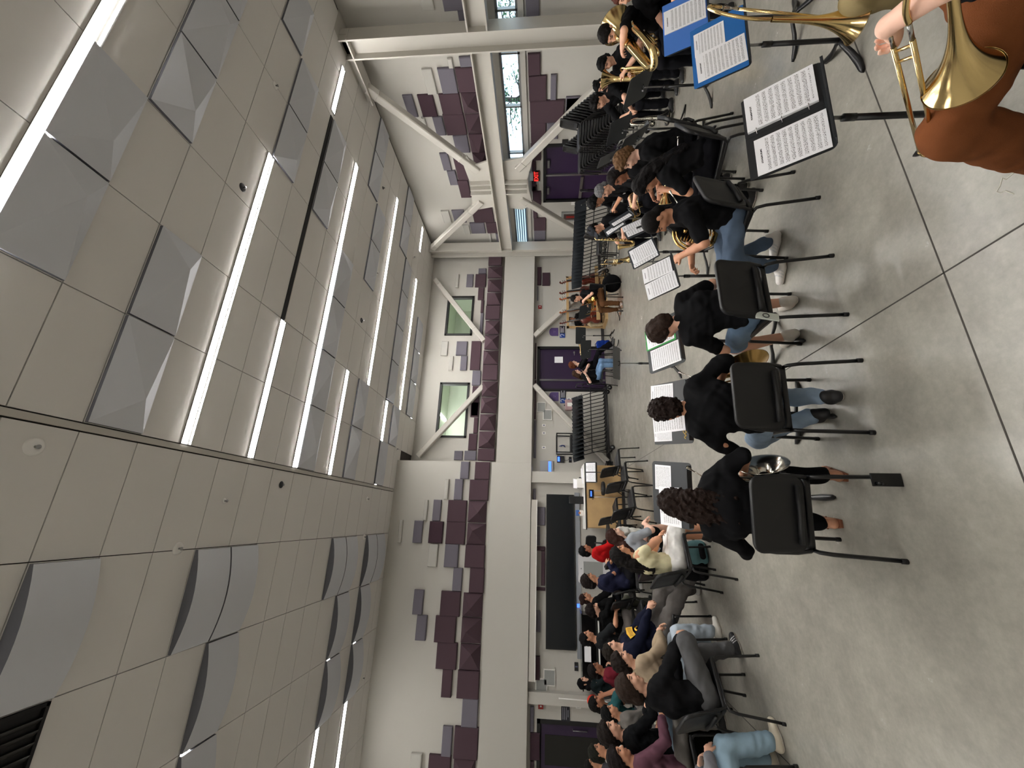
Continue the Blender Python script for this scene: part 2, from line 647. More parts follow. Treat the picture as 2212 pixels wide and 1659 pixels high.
def facet_panel(x0, x1, y0, y1, style):
    w, d = x1 - x0, y1 - y0
    m = MB()
    m.use(CPAN)
    g = .012
    x0, x1, y0, y1 = g, w - g, g, d - g
    z0, z1 = 0.0, -.035
    base = [(x0, y0), (x1, y0), (x1, y1), (x0, y1)]
    if style == 'barrel':
        n = 10
        vs, fs, es = [], [], []
        for i in range(n + 1):
            t = i / n
            xx = x0 + (x1 - x0) * t
            zz = z1 - .09 * math.sin(PI * t) ** 0.9 if 0 < t < 1 else z1
            vs += [(xx, y0, z0), (xx, y0, zz), (xx, y1, zz), (xx, y1, z0)]
        for i in range(n):
            a, b = i * 4, i * 4 + 4
            es += [(a, b, b + 1, a + 1), (a + 2, a + 3, b + 3, b + 2)]
            fs.append((a + 1, b + 1, b + 2, a + 2))
        es += [(0, 1, 2, 3), (n * 4 + 3, n * 4 + 2, n * 4 + 1, n * 4)]
        m.add(vs, fs, True)
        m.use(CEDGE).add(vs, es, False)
    else:
        ax, ay = (x0 + (x1 - x0) * (.72 if style == 0 else .3), y0 + (y1 - y0) * .72)
        vs = [(a, b, z0) for a, b in base] + [(a, b, z1) for a, b in base] + [(ax, ay, -.105)]
        m.add(vs, [(4 + i, 4 + (i + 1) % 4, 8) for i in range(4)], False)
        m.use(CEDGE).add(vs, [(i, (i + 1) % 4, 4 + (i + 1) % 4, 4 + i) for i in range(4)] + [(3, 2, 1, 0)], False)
    return m


cells = [(0, 1), (1, 1), (1, -1), (2, -1), (3, 0), (4, 0), (5, 0), (4, 3), (5, 3), (6, 2), (4, 5), (5, 5), (0, 7), (1, 7), (2, 7), (3, 7),
         (4, 9), (5, 9), (6, 8), (7, 8), (0, 10), (1, 10), (0, 13), (1, 14), (2, 13), (3, 13), (4, 13), (5, 13), (6, 12), (7, 12), (2, 16), (3, 16), (4, 16)]
cellsL = [(1, 1), (1, 4), (1, 5), (2, 5), (3, 5), (1, 10), (1, 11), (1, 13), (1, 14), (2, 11), (3, 11), (2, 13), (3, 13)]
lst = [(XS_R[c], XS_R[c + 1], YK(k), YK(k + 1), (c + k) % 2) for c, k in cells] + [(XS_L[c + 1], XS_L[c], YK(k), YK(k + 1), 'barrel') for c, k in cellsL]
lst = [p for p in lst if p[3] <= Y2 + .01]
lst.sort(key=lambda p: p[2] * 100 + p[0])
rows = sorted({round(p[2], 2) for p in lst})
side = {'R': 'right', 'L': 'left'}
for p in lst:
    row = rows.index(round(p[2], 2)) + 1
    kind = 'curved' if p[4] == 'barrel' else 'folded'
    same = [q for q in lst if abs(q[2] - p[2]) < .01 and (q[4] == 'barrel') == (p[4] == 'barrel')]
    i = sorted(same, key=lambda q: q[0]).index(p) + 1
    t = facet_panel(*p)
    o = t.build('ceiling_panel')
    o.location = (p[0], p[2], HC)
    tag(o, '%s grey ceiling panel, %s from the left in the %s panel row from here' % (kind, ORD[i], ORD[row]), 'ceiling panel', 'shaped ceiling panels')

# ceiling lights ---------------------------------------------------------
LIGHTS = [(0.70, 5.10, 2.13, 1), (0.70, 5.10, 4.31, 1), (0.70, 2.88, 5.40, 0), (7.42, 8.65, 5.37, 0), (0.70, 7.29, 6.47, 1), (0.70, 2.88, 7.63, 0),
          (2.90, 8.44, 8.67, 0), (0.70, 2.87, 9.89, 1), (2.90, 7.28, 10.9, 0), (2.90, 5.17, 11.95, 2), (8.34, 9.30, 10.85, 3),
          (-6.0, -1.58, 5.49, 1), (-6.0, -1.58, 8.80, 0), (-6.0, -1.58, 9.93, 2), (0.7, 5.1, -0.6, 0), (-6.0, -1.6, 1.6, 0), (-6.0, -1.6, -1.2, 0)]  # last three strips are unseen, added to light the hall behind the camera
LNAME = ['long ceiling light nearest overhead on the right half', 'long double ceiling light in second row of right half', 'short ceiling light ending at the long dark slot',
         'short ceiling light beyond the dark slot, by the steel column', 'longest double ceiling light, third row of the right half', 'short ceiling light between two rows of folded panels',
         'very long thin ceiling light reaching toward the window wall', 'short double ceiling light near the bump-out corner', 'long ceiling light just beyond the second dark slot',
         'ceiling light closest to the far wall windows', 'short ceiling light in the corner above the cross braces', 'ceiling light nearest on the left half of the ceiling',
         'middle ceiling light on the left half, beside curved panels', 'ceiling light on the left half closest to the audience wall', 'added unseen ceiling light overhead behind the viewer',
         'added unseen ceiling light overhead behind and left of the viewer', 'added unseen ceiling light at the back left of the hall']
LHOUSE = mat('light_channel', (120, 118, 114), .6)
for (a, b, y, dbl), nm in zip(LIGHTS, LNAME):
    t = thing('linear_ceiling_light', nm, 'ceiling light', ((a + b) / 2, y, HC), 0, 'ceiling lights')
    h = (b - a) / 2
    MB().use(LHOUSE).bb((-h, -.05, -.012), (h, .095, .01)).build('housing', t)
    MB().use(EMS if dbl == 3 or (a < -5 and y > 8) else EML).bb((-h + .01, -.04, -.017), (h - .01, .03, -.01)).build('diffuser', t)
    MB().use(EMS if dbl != 1 else EML).bb((-h + .01, .06, -.015), (h - .01, .08 if dbl else .066, -.01)).build('diffuser', t)
DARKS = mat('slot_black', (6, 6, 10), 0.6)
for a, b, y, nm in ((2.88, 7.30, 5.39, 'long black ceiling slot in line with a short light'), (2.87, 7.36, 9.87, 'thin black ceiling slot further toward the far wall')):
    m = MB()
    m.use(DARKS).bb((a, y - .04, HC - .012), (b, y + .045, HC + .01)).use(STEEL).bb((a, y + .045, HC - .014), (b, y + .06, HC + .01))
    tag(m.build('ceiling_slot'), nm, 'ceiling slot', 'ceiling slots')
# air grille upper left
m = MB()
x0, x1, y0, y1 = -2.68, -1.58, YK(0) + .2, YK(2) - .02
m.use(BLACKM).bb((x0, y0, HC - .03), (x0 + .03, y1, HC)).bb((x1 - .03, y0, HC - .03), (x1, y1, HC)).bb((x0, y0, HC - .03), (x1, y0 + .03, HC)).bb((x0, y1 - .03, HC - .03), (x1, y1, HC))
m.use(BLACK).bb((x0, y0, HC - .006), (x1, y1, HC))
t = thing('ceiling_vent', 'black louvred air vent in the ceiling', 'vent', (0, 0, 0))
m.build('vent_frame', t)
m = MB()
m.use(mat('vent_slat', (44, 42, 40), 0.4))
for i in range(12):
    xx = x0 + .06 + i * (x1 - x0 - .1) / 12
    m.box((xx, (y0 + y1) / 2, HC - .02), (.05, y1 - y0 - .06, .006), MX.Rotation(.6, 3, 'Y'))
m.build('slat', t)['kind'] = 'stuff'
# ceiling devices
DEV = [(78, 965, .075, 0), (388, 1185, .07, 0), (527, 405, .06, 1), (597, 185, .06, 0), (645, 15, .06, 0), (783, 692, .06, 1), (610, 1047, .055, 1), (795, 1078, .05, 0), (788, 1160, .07, 0),
       (487, 1082, .035, 0), (785, 1465, .05, 0), (858, 970, .05, 0), (829, 406, .04, 1), (895, 555, .05, 0), (815, 590, .05, 0)]
for i, (x, y, rr, dk) in enumerate(DEV):
    p = atz(x, y, HC - .02)
    nb = ('by the thick ceiling joint overhead', 'near the left curved panels', 'beside the long double ceiling light', 'near the folded panels at upper right', 'at the top right ceiling edge', 'between two long lights, mid ceiling',
          'left of the thick joint, mid ceiling', 'near the bump-out wall, left of joint', 'between curved panels by bump-out wall', 'small, left of the thick joint', 'by the left lights near the wall', 'by the bump-out corner',
          'small, near the far right braces', 'near the far corner of braces', 'by the thin far light')[i]
    t = thing('sprinkler', '%s round sprinkler on the ceiling %s' % ('black' if dk else 'white', nb), 'sprinkler', (p.x, p.y, HC), 0, 'ceiling sprinklers')
    MB().use(BLACKP if dk else WHITE).lathe([(0.0, -.012), (rr * .7, -.012), (rr, -.002), (rr, 0.002)], n=20).build('escutcheon', t)
    MB().use(GREYM).lathe([(0, -.05), (.018, -.048), (.018, -.04), (.01, -.036), (.01, -.01)], n=12).build('head', t)
# ---------------------------------------------------------------- acoustic wall panels
WPN = []


def fin(plane, a, b):
    pa, pb = plane(*a), plane(*b)
    return pa, pb


def wpanel(where, colr, kind, x0, y0, x1, y1, sc=(0, 0, 1.0)):
    ox, oy, s = sc
    WPN.append((where, colr, kind, ox + x0 / s, oy + y0 / s, ox + x1 / s, oy + y1 / s))


C3 = (750, 850, 3.687)
C4 = (750, 1200, 3.613)
C2 = (750, 400, 3.318)
for c, k, *r in [('s', 0, 895, 535, 975, 680), ('p', 0, 1010, 525, 1140, 685), ('w', 0, 765, 680, 812, 845), ('s', 0, 845, 680, 925, 848), ('p', 0, 965, 687, 1130, 850), ('w', 0, 600, 845, 645, 1012),
                 ('s', 0, 672, 845, 752, 1015), ('p', 0, 790, 850, 955, 1023), ('p', 0, 777, 1025, 945, 1200), ('p', 1, 955, 855, 1112, 1027), ('p', 1, 945, 1035, 1105, 1205), ('w', 0, 395, 1005, 445, 1190),
                 ('s', 0, 515, 1012, 605, 1190), ('d', 0, 640, 1018, 768, 1192), ('w', 0, 634, 1200, 725, 1382), ('s', 0, 765, 1202, 890, 1385), ('p', 0, 930, 1208, 1100, 1388), ('p', 0, 965, 1392, 1095, 1588), ('s', 0, 832, 1390, 920, 1575)]:
    wpanel('L', c, k, *r, C3)
for c, k, *r in [('s', 0, 503, 268, 600, 462), ('s', 0, 525, 468, 625, 665), ('p', 0, 717, 282, 888, 474), ('p', 0, 672, 476, 853, 680), ('p', 1, 893, 297, 1060, 480), ('p', 1, 880, 490, 1050, 685), ('p', 1, 868, 697, 1042, 898),
                 ('p', 0, 685, 684, 862, 887), ('p', 0, 727, 890, 824, 1110), ('p', 0, 848, 905, 1035, 1118), ('s', 0, 885, 1122, 1025, 1343), ('s', 0, 728, 1337, 824, 1575), ('p', 0, 822, 1347, 1020, 1590), ('w', 0, 480, 1550, 585, 1720),
                 ('p', 0, 622, 1567, 812, 1740), ('p', 1, 817, 1598, 1002, 1780)]:
    wpanel('L', c, k, *r, C4)
for c, k, *r in [('p', 0, 1010, 420, 1115, 572), ('p', 1, 1005, 577, 1115, 662), ('p', 1, 1003, 668, 1110, 760), ('p', 1, 996, 765, 1105, 856), ('p', 0, 988, 862, 1098, 960), ('p', 1, 985, 965, 1095, 1065), ('p', 1, 979, 1070, 1088, 1175),
                 ('p', 1, 970, 1180, 1085, 1282), ('p', 0, 965, 1287, 1082, 1397), ('p', 1, 960, 1402, 1080, 1512), ('p', 1, 953, 1518, 1075, 1632)]:
    wpanel('F', c, k, *r, C2)
for c, k, *r in [('s', 0, 940, 600, 1000, 638), ('s', 0, 852, 642, 908, 733), ('p', 0, 914, 640, 1000, 735), ('p', 0, 935, 738, 985, 826), ('p', 0, 955, 828, 983, 918), ('s', 0, 945, 920, 980, 1110), ('w', 0, 775, 642, 805, 738), ('w', 0, 668, 1122, 728, 1226),
                 ('w', 0, 725, 1228, 765, 1332), ('s', 0, 778, 1122, 865, 1224), ('s', 0, 808, 1227, 865, 1330), ('p', 0, 878, 1120, 965, 1328), ('s', 0, 893, 1332, 962, 1438), ('p', 0, 885, 1442, 955, 1659)]:
    wpanel('G', c, k, *r, C2)
for c, k, *r in [('p', 1, 1050, 162, 1185, 292), ('p', 1, 1042, 300, 1178, 433), ('p', 0, 1035, 439, 1178, 535)]:
    wpanel('F', c, k, *r, C3)
for c, k, *r in [('p', 0, 980, 70, 1055, 190), ('p', 0, 1003, 193, 1048, 320), ('p', 0, 962, 322, 1040, 455), ('s', 0, 850, 458, 924, 532), ('s', 0, 932, 458, 1032, 533)]:
    wpanel('G', c, k, *r, C3)
C5 = (840, 120, 5.53)
for c, k, *r in [('w', 0, 690, 35, 778, 160), ('s', 0, 830, 20, 1003, 138), ('w', 0, 382, 165, 585, 468), ('s', 0, 570, 155, 833, 455), ('p', 0, 782, 150, 1048, 440), ('s', 0, 152, 478, 355, 740), ('d', 0, 330, 475, 588, 733), ('p', 0, 585, 465, 888, 705),
                 ('p', 0, 635, 708, 940, 950), ('p', 1, 850, 455, 1090, 700), ('p', 1, 900, 712, 1125, 940), ('p', 1, 945, 948, 1160, 1162), ('p', 1, 990, 1168, 1185, 1300), ('s', 0, 512, 737, 690, 958), ('w', 0, 380, 745, 490, 960),
                 ('s', 0, 757, 958, 975, 1163), ('s', 0, 598, 1170, 755, 1375), ('s', 0, 687, 1380, 835, 1550), ('p', 0, 762, 1220, 975, 1490), ('p', 0, 812, 1495, 990, 1700)]:
    wpanel('R', c, k, *r, C5)
C6 = (900, 400, 5.53)
for c, k, *r in [('w', 0, 282, 310, 425, 452), ('s', 0, 412, 305, 600, 450), ('p', 0, 650, 280, 930, 445), ('p', 0, 820, 452, 978, 574), ('s', 0, 628, 455, 830, 578), ('w', 0, 542, 482, 650, 588), ('w', 0, 850, 580, 905, 698), ('s', 0, 940, 580, 1000, 692)]:
    wpanel('R', c, k, *r, C6)
C7 = (980, 120, 5.53)
for c, k, *r in [('p', 0, 880, -20, 1040, 240), ('p', 0, 890, 250, 1110, 543), ('p', 0, 905, 548, 1315, 800), ('p', 0, 915, 805, 1105, 1058), ('s', 0, 1158, 232, 1226, 535), ('s', 0, 1110, 806, 1245, 1000), ('p', 0, 917, 1060, 1050, 1255), ('d', 0, 930, 1260, 985, 1390), ('d', 0, 930, 1512, 985, 1620)]:
    wpanel('B', c, k, *r, C7)
for c, k, *r in [('d', 0, 1378, 10, 1440, 78), ('d', 0, 1382, 80, 1495, 240), ('p', 0, 1390, 312, 1445, 395), ('p', 0, 1395, 398, 1545, 543), ('s', 0, 1400, 546, 1540, 670), ('s', 0, 1402, 673, 1455, 792)]:
    wpanel('B', c, k, *r, C6)
wpanel('B', 's', 0, 1290, 505, 1500, 900, (1130 - 62.8, 150, 8.295))
WPN.append(('B', 's', 0, 1223, 210, 1249, 262))
C8 = (900, 0, 5.267)
for c, k, *r in [('s', 0, 275, -60, 580, 120), ('s', 0, 460, 125, 575, 335), ('w', 0, 20, -60, 210, 122)]:
    wpanel('R', c, k, *r, C8)
for c, k, *r in [('s', 0, 1235, -60, 1400, 200), ('s', 0, 1238, 204, 1330, 272)]:
    wpanel('B', c, k, *r, C8)
# low panels just under the white bands
for c, k, *r in [('p', 0, 1148, 742, 1159, 820), ('p', 0, 1148, 822, 1159, 906), ('s', 0, 1148, 908, 1159, 990)]:
    wpanel('U', c, k, *r)
for c, k, *r in [('d', 0, 1160, 578, 1170, 617), ('d', 0, 1171, 590, 1188, 618), ('s', 0, 1160, 620, 1163, 650)]:
    wpanel('U', c, k, *r)
for c, k, *r in [('s', 0, 1151, 1056, 1158, 1093), ('s', 0, 1152, 1095, 1178, 1135), ('s', 0, 1152, 1137, 1167, 1178), ('p', 0, 1152, 1180, 1178, 1189), ('p', 0, 1168, 1190, 1178, 1265), ('p', 0, 1152, 1268, 1178, 1275), ('s', 0, 1150, 1276, 1157, 1316), ('s', 0, 1150, 1318, 1168, 1364), ('p', 0, 1150, 1416, 1167, 1468),
                 ('s', 0, 1144, 1524, 1154, 1580), ('d', 0, 1144, 1582, 1167, 1640), ('p', 0, 1144, 1642, 1154, 1690)]:
    wpanel('M', c, k, *r)

CN = {'s': ('slate grey', SLATE), 'p': ('plum', PLUM), 'd': ('dark plum', PLUMD), 'w': ('pale grey', PALE)}
PLACE = {'L': 'above the left white band', 'F': 'in the far pyramid row', 'G': 'high on the far wall', 'R': 'above the long window', 'B': 'below the long window',
         'U': 'under the far white band', 'M': 'above the dark wall screen'}
recs = []
for (where, c, k, x0, y0, x1, y1) in WPN:
    if where in 'L':
        Yp = Y1 - .02
        a, b = aty(x0, y1, Yp), aty(x1, y0, Yp)
        xa, xb, za, zb = a.x, b.x, b.z, a.z
        if y0 < 1010:
            xb = min(xb, XC)
        if za < 3.5:
            za = 3.47
        recs.append((where, c, k, 'y', Y1 + .06, xa, xb, max(za, 3.475), zb, .085))
    elif where in 'FGUM':
        Yp = {'F': 12.2, 'G': Y2, 'U': Y2, 'M': LOWY}[where]
        a, b = aty(x0, y1, Yp), aty(x1, y0, Yp)
        za, zb = b.z, a.z
        if where in 'F':
            za = max(za, 3.475)
        if where in 'UM':
            zb = min(zb, 2.34)
        xa, xb = a.x, b.x
        if where == 'F':
            xa = max(xa, XC + .02)
        recs.append((where, c, k, 'y', Yp if where != 'F' else 12.28, xa, xb, za, zb, .1 if where == 'F' else .06))
    else:
        a, b = atx(x0, y0, XR - .05), atx(x1, y1, XR - .05)
        za, zb = min(a.z, b.z), max(a.z, b.z)
        ya, yb = min(a.y, b.y), max(a.y, b.y)
        if where == 'R':
            za = max(za, WZ1 + .02)
        else:
            zb = min(zb, WZ0 - .13)
            if za < 2.16 and yb > dR[0] - .08 and ya < dR[1] + .08:
                za = 2.16
        if zb - za < .04:
            continue
        recs.append((where, c, k, 'x', XR, ya, min(yb, Y2 - .35 if where == 'R' else Y2), za, zb, .06))
byk = {}
for r_ in recs:
    byk.setdefault((r_[0], r_[1], r_[2]), []).append(r_)
for key, lst in byk.items():
    where, c, k = key
    # left to right as one stands facing the wall
    lst.sort(key=lambda q: (q[5] if q[3] == 'y' else -q[5]))
    for i, (_, _, _, ax, pl_, u0, u1, z0, z1, dp) in enumerate(lst):
        m = MB()
        mt = CN[c][1]
        m.use(mt)
        g = .006
        u0, u1, z0, z1 = u0 + g, u1 - g, z0 + g, z1 - g
        w_, h_ = u1 - u0, z1 - z0
        if w_ <= .02 or h_ <= .02:
            continue
        t_ = dp if not k else dp * .6
        ch = min(.015, w_ / 4, h_ / 4)
        ring = lambda q, e: [(u0 + e, z0 + e), (u1 - e, z0 + e), (u1 - e, z1 - e), (u0 + e, z1 - e)]
        P = (lambda u, z, d: (u, pl_ - d, z)) if ax == 'y' else (lambda u, z, d: (pl_ - d, u, z))
        vs = [P(u, z, 0) for u, z in ring(0, 0)] + [P(u, z, t_ - ch) for u, z in ring(0, 0)] + [P(u, z, t_) for u, z in ring(0, ch)]
        fs = [(j, (j + 1) % 4, 4 + (j + 1) % 4, 4 + j) for j in range(4)] + [(4 + j, 4 + (j + 1) % 4, 8 + (j + 1) % 4, 8 + j) for j in range(4)]
        if k:
            offs = [(.3, .35), (.7, .4), (.5, .7), (.35, .6), (.65, .65), (.45, .4)][i % 6]
            vs.append(P(u0 + w_ * offs[0], z0 + h_ * offs[1], t_ + .2))
            fs += [(8 + j, 8 + (j + 1) % 4, 12) for j in range(4)]
        else:
            fs.append((8, 9, 10, 11))
        fs.append((3, 2, 1, 0))
        if ax == 'x':
            fs = [tuple(reversed(f_)) for f_ in fs]
        m.add(vs, fs, False)
        nm = 'pyramid_acoustic_panel' if k else 'acoustic_panel'
        o = m.build(nm)
        sh = 'pyramid' if k else 'flat'
        lab = '%s %s acoustic panel %s' % (CN[c][0], sh, PLACE[where])
        if len(lst) > 1:
            lab += ', %s from the left' % ORD[i + 1]
        tag(o, lab, 'acoustic panel', 'acoustic panels ' + PLACE[where])


# ---------------------------------------------------------------- steel frames
def hsec(n, a, b, wide, depth, up, tf=.03, tw=.025, name='column'):
    """H-section from a to b; 'wide' axis is the flange width direction, 'up' the web direction"""
    a, b, wide, up = V(a), V(b), V(wide).normalized(), V(up).normalized()
    L = b - a
    m = MB()
    m.use(STEEL)
    w, d = n, depth

    def bar(o, ww, dd):
        c = [o - wide * ww / 2 - up * dd / 2, o + wide * ww / 2 - up * dd / 2, o + wide * ww / 2 + up * dd / 2, o - wide * ww / 2 + up * dd / 2]
        vs = c + [q_ + L for q_ in c]
        m.add(vs, [(3, 2, 1, 0), (4, 5, 6, 7), (0, 1, 5, 4), (1, 2, 6, 5), (2, 3, 7, 6), (3, 0, 4, 7)])
    bar(a + up * (d / 2 - tf / 2), w, tf)
    bar(a - up * (d / 2 - tf / 2), w, tf)
    bar(a, tw, d - 2 * tf)
    return m


SX = 9.12
cA = [atx(740, 85, SX - .2), atx(740, 137, SX - .2), atx(1250, 48, SX - .2), atx(1250, 108, SX - .2)]
yA = (cA[0].y + cA[1].y) / 2
m = hsec(.36, (SX, yA, 0), (SX, yA, HC + .3), (1, 0, 0), .38, (0, 1, 0))
struct(m.build('column'))
yB = 12.0
m = hsec(.36, (SX + .1, yB, 0), (SX + .1, yB, HC), (1, 0, 0), .36, (0, 1, 0))
struct(m.build('column'))
# horizontal beam on the window side
bz = [atx(1021, 135, SX), atx(1063, 135, SX), atx(1060, 400, SX), atx(1092, 400, SX)]
zt, zb_ = (bz[0].z + bz[2].z) / 2, (bz[1].z + bz[3].z) / 2
zt, zb_ = bz[0].z, bz[1].z
m = hsec(.34, (SX, yA + .18, (zt + zb_) / 2), (SX, yB - .18, (zt + zb_) / 2), (1, 0, 0), zt - zb_, (0, 0, 1))
struct(m.build('beam'))
m = hsec(.34, (SX, YB, (zt + zb_) / 2), (SX, yA - .18, (zt + zb_) / 2), (1, 0, 0), zt - zb_, (0, 0, 1))
struct(m.build('beam'))
m = hsec(.34, (SX, yA - .2, HC + .02), (SX, 6.4, HC + .02), (1, 0, 0), .4, (0, 0, 1))
struct(m.build('beam'))


def gusset(pts, plane, th, ribs=()):
    m = MB()
    m.use(STEEL)
    m.prism(pts, plane, th[0], th[1])
    return m


def pyz(x, y, X):
    p = atx(x, y, X)
    return (p.y, p.z)


gu = [pyz(*q_, SX) for q_ in [(1052, 347), (1022, 357), (1008, 335), (1000, 352), (1018, 400), (1020, 442), (1030, 452), (1070, 445)]]
m = gusset(gu, 'x', (SX - .025, SX + .025))
gl = [pyz(*q_, SX) for q_ in [(1086, 347), (1138, 338), (1150, 345), (1139, 385), (1143, 410), (1150, 440), (1128, 452), (1098, 447)]]
m2 = gusset(gl, 'x', (SX - .025, SX + .025))
for yv in (391, 402, 413):
    a_ = atx(1017, yv, SX)
    b_ = atx(1138, yv - 6, SX)
    m.bb((SX - .16, a_.y - .012, zt), (SX - .025, a_.y + .012, a_.z))
    m2.bb((SX - .16, a_.y - .012, b_.z), (SX - .025, a_.y + .012, zb_))
struct(m.build('beam_gusset_upper'))
struct(m2.build('beam_gusset_lower'))


def strut(a, b, s=.2, other=None):
    a, b = V(a), V(b)
    d = (b - a)
    L = d.length
    d.normalize()
    n = (other or V((1, 0, 0)))
    n = (n - d * n.dot(d)).normalized()
    q_ = d.cross(n)
    rot = MX((n, q_, d)).transposed()
    m = MB()
    m.use(STEEL).box((a + b) / 2, (s, s, L), rot, .02)
    for e_ in (a + d * .25, b - d * .6):
        m.box(e_, (s + .02, s + .02, .02), rot, .02)
    return struct(m.build('beam_brace', bevel=.006))


strut(atx(792, 190, SX), atx(1033, 368, SX), .19)
strut(atx(935, 535, SX), atx(1040, 434, SX), .19)
pj = atx(1118, 363, SX)
foot = V((SX, yA + .3, .15))
strut(pj, foot, .19)
pj = atx(1125, 428, SX)
strut(pj, (SX, yB - .3, .15), .19)
FY = 12.33
for a_, b_ in (((903, 985), (1044, 835)), ((940, 605), (1046, 737)), ((1154, 832), (1312, 998)), ((1154, 727), (1306, 590))):
    strut(aty(*a_, FY - .03), aty(*b_, FY - .03), .17, V((0, 1, 0)))


def ex_gusset(x, y):
    pass


# ---------------------------------------------------------------- world outside
W = bpy.data.worlds.new('daylight')
SC.world = W
W.use_nodes = True
nt = W.node_tree
bg = nt.nodes['Background']
sky = nt.nodes.new('ShaderNodeTexSky')
sky.sky_type = 'HOSEK_WILKIE'
sky.sun_direction = V((0.5, -0.6, 0.6)).normalized()
sky.turbidity = 3
nt.links.new(sky.outputs['Color'], bg.inputs['Color'])
bg.inputs['Strength'].default_value = 9.0
GROUNDM = mat('pale_paving', (150, 150, 140), 0.9)
MB().use(GROUNDM).bb((XR + .3, -20, -.3), (60, 40, -.1)).build('ground_outside')['kind'] = 'structure'
LEAF = mat('tree_leaves', (120, 150, 96), 0.7)
BARK = mat('tree_bark', (110, 96, 84), 0.9)
for i, (tx, ty) in enumerate(((14.2, 8.1), (14.6, 10.2), (15.5, 6.2), (13.6, 3.6))):
    t = thing('tree', 'slender leafy tree outside the long window, %s from the column side' % ORD[i + 1], 'tree', (tx, ty, -.1), 0, 'trees outside')
    m = MB()
    m.use(BARK).tube(bez([(0, 0, 0), (.1, .05, 1.5), (-.1, .2, 3), (.1, .1, 5)], 4), [.14 - .09 * j / 12 for j in range(13)], 8)
    lm = MB()
    lm.use(LEAF)
    rnd = random.Random(i)
    for j in range(26):
        z = rnd.uniform(2.0, 5.2)
        a = rnd.uniform(0, 2 * PI)
        L = rnd.uniform(.6, 1.3)
        e0 = V((0, .1, z))
        e1 = e0 + V((math.cos(a) * L, math.sin(a) * L, rnd.uniform(-.1, .6)))
        m.tube([e0, (e0 + e1) / 2 + V((0, 0, .08)), e1], [.03, .02, .008], 5)
        for k in range(46):
            p = e0.lerp(e1, rnd.uniform(.3, 1.1)) + V((rnd.gauss(0, .16), rnd.gauss(0, .16), rnd.gauss(0, .16)))
            d1 = V((rnd.gauss(0, 1), rnd.gauss(0, 1), rnd.gauss(0, 1))).normalized() * .07
            d2 = d1.orthogonal().normalized() * .03
            lm.add([p - d1, p + d2, p + d1, p - d2], [(0, 1, 2, 3)], False)
    m.build('trunk', t)
    lm.build('foliage', t)
m = MB()
m.use(WHITE)
for k in range(44):
    m.bb((12.6, 12.4, 1.2 + k * .1), (12.68, 16.5, 1.25 + k * .1))
m.bb((12.55, 12.3, 0), (12.7, 12.4, 5.6)).bb((12.55, 16.5, 0), (12.7, 16.6, 5.6))
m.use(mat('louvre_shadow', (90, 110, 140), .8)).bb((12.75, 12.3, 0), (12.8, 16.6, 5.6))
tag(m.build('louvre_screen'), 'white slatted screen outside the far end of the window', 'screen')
# ---------------------------------------------------------------- chairs
def rrect(w, h, r, n=5):
    out = []
    for cx_, cy_, a in ((w / 2 - r, -h / 2 + r, -PI / 2), (w / 2 - r, h / 2 - r, 0), (-w / 2 + r, h / 2 - r, PI / 2), (-w / 2 + r, -h / 2 + r, PI)):
        for i in range(n + 1):
            t = a + PI / 2 * i / n
            out.append((cx_ + r * math.cos(t), cy_ + r * math.sin(t)))
    return out


def shell(w, h, r, th, f, rim=0.012):
    """a moulded plate: outline in (a,b), mapped by f(a,b,t) to space, raised rounded rim"""
    m = MB()
    m.smooth = True
    rings = []
    for s_, t in ((0.0, -th), (.5, -th), (.86, -th), (.97, -th - rim * .6), (1.0, -th), (1.0, 0.0), (.98, rim), (.95, rim), (.9, 0), (.5, 0), (0.0, 0)):
        rings.append([f(a * s_, b * s_, t) for a, b in rrect(w, h, r)])
    n = len(rings[0])
    vs = [p for q_ in rings for p in q_]
    fs = []
    for i in range(len(rings) - 1):
        for k in range(n):
            l = (k + 1) % n
            fs.append((i * n + k, i * n + l, (i + 1) * n + l, (i + 1) * n + k))
    m.add(vs, fs, True)
    return m


BACKF = lambda a, b, t: (a, -.215 - (b + .17) * .22 + .22 * a * a * 1.2 + t, .655 + b)
SEATF = lambda a, b, t: (a * (1 - .06 * (b < 0)), b + .0, .452 + t + .012 * (abs(a) / .23) ** 2 - (.02 * max(0, (b - .15)) / .06))


def make_chair(label, group):
    t = thing('band_chair', label, 'chair', (0, 0, 0), 0, group)
    shell(.455, .42, .05, .022, SEATF, .006).build('seat', t, BLACKP)
    bk = shell(.44, .34, .06, .016, BACKF, .012)
    bk.build('backrest', t, BLACKP)
    m = MB()
    m.smooth = True
    bk2 = MB()
    bk2.use(BLACKP)
    bk2.tube([(-.17, -.252, .535), (0, -.262, .535), (.17, -.252, .535)], .016, 8)
    bk2.build('lower_rail', t)
    for s in (-1, 1):
        l = MB()
        l.use(BLACKM).tube([(.225 * s, .225, .0), (.215 * s, .2, .40), (.21 * s, .185, .425), (.21 * s, .15, .432)], .0125, 8)
        l.use(RUBBER).cyl((.226 * s, .227, 0), (.2255 * s, .226, .03), .015, 8)
        l.build('leg', t)
        l = MB()
        l.use(BLACKM).tube([(.232 * s, -.285, .0), (.222 * s, -.235, .36), (.217 * s, -.215, .42), (.212 * s, -.17, .435)], .0125, 8)
        l.use(RUBBER).cyl((.2325 * s, -.287, 0), (.232 * s, -.284, .03), .015, 8)
        l.build('leg', t)
    fr = MB()
    fr.use(BLACKM)
    for s in (-1, 1):
        fr.tube([(.212 * s, .16, .432), (.212 * s, -.17, .434), (.216 * s, -.2, .46), (.222 * s, -.225, .55), (.218 * s, -.245, .68), (.2 * s, -.28, .79)], .0125, 8)
    fr.tube([(-.212, -.18, .43), (.212, -.18, .43)], .012, 8).tube([(-.212, .14, .428), (.212, .14, .428)], .012, 8)
    fr.build('chair_frame', t)
    return t


CHAIR0 = None


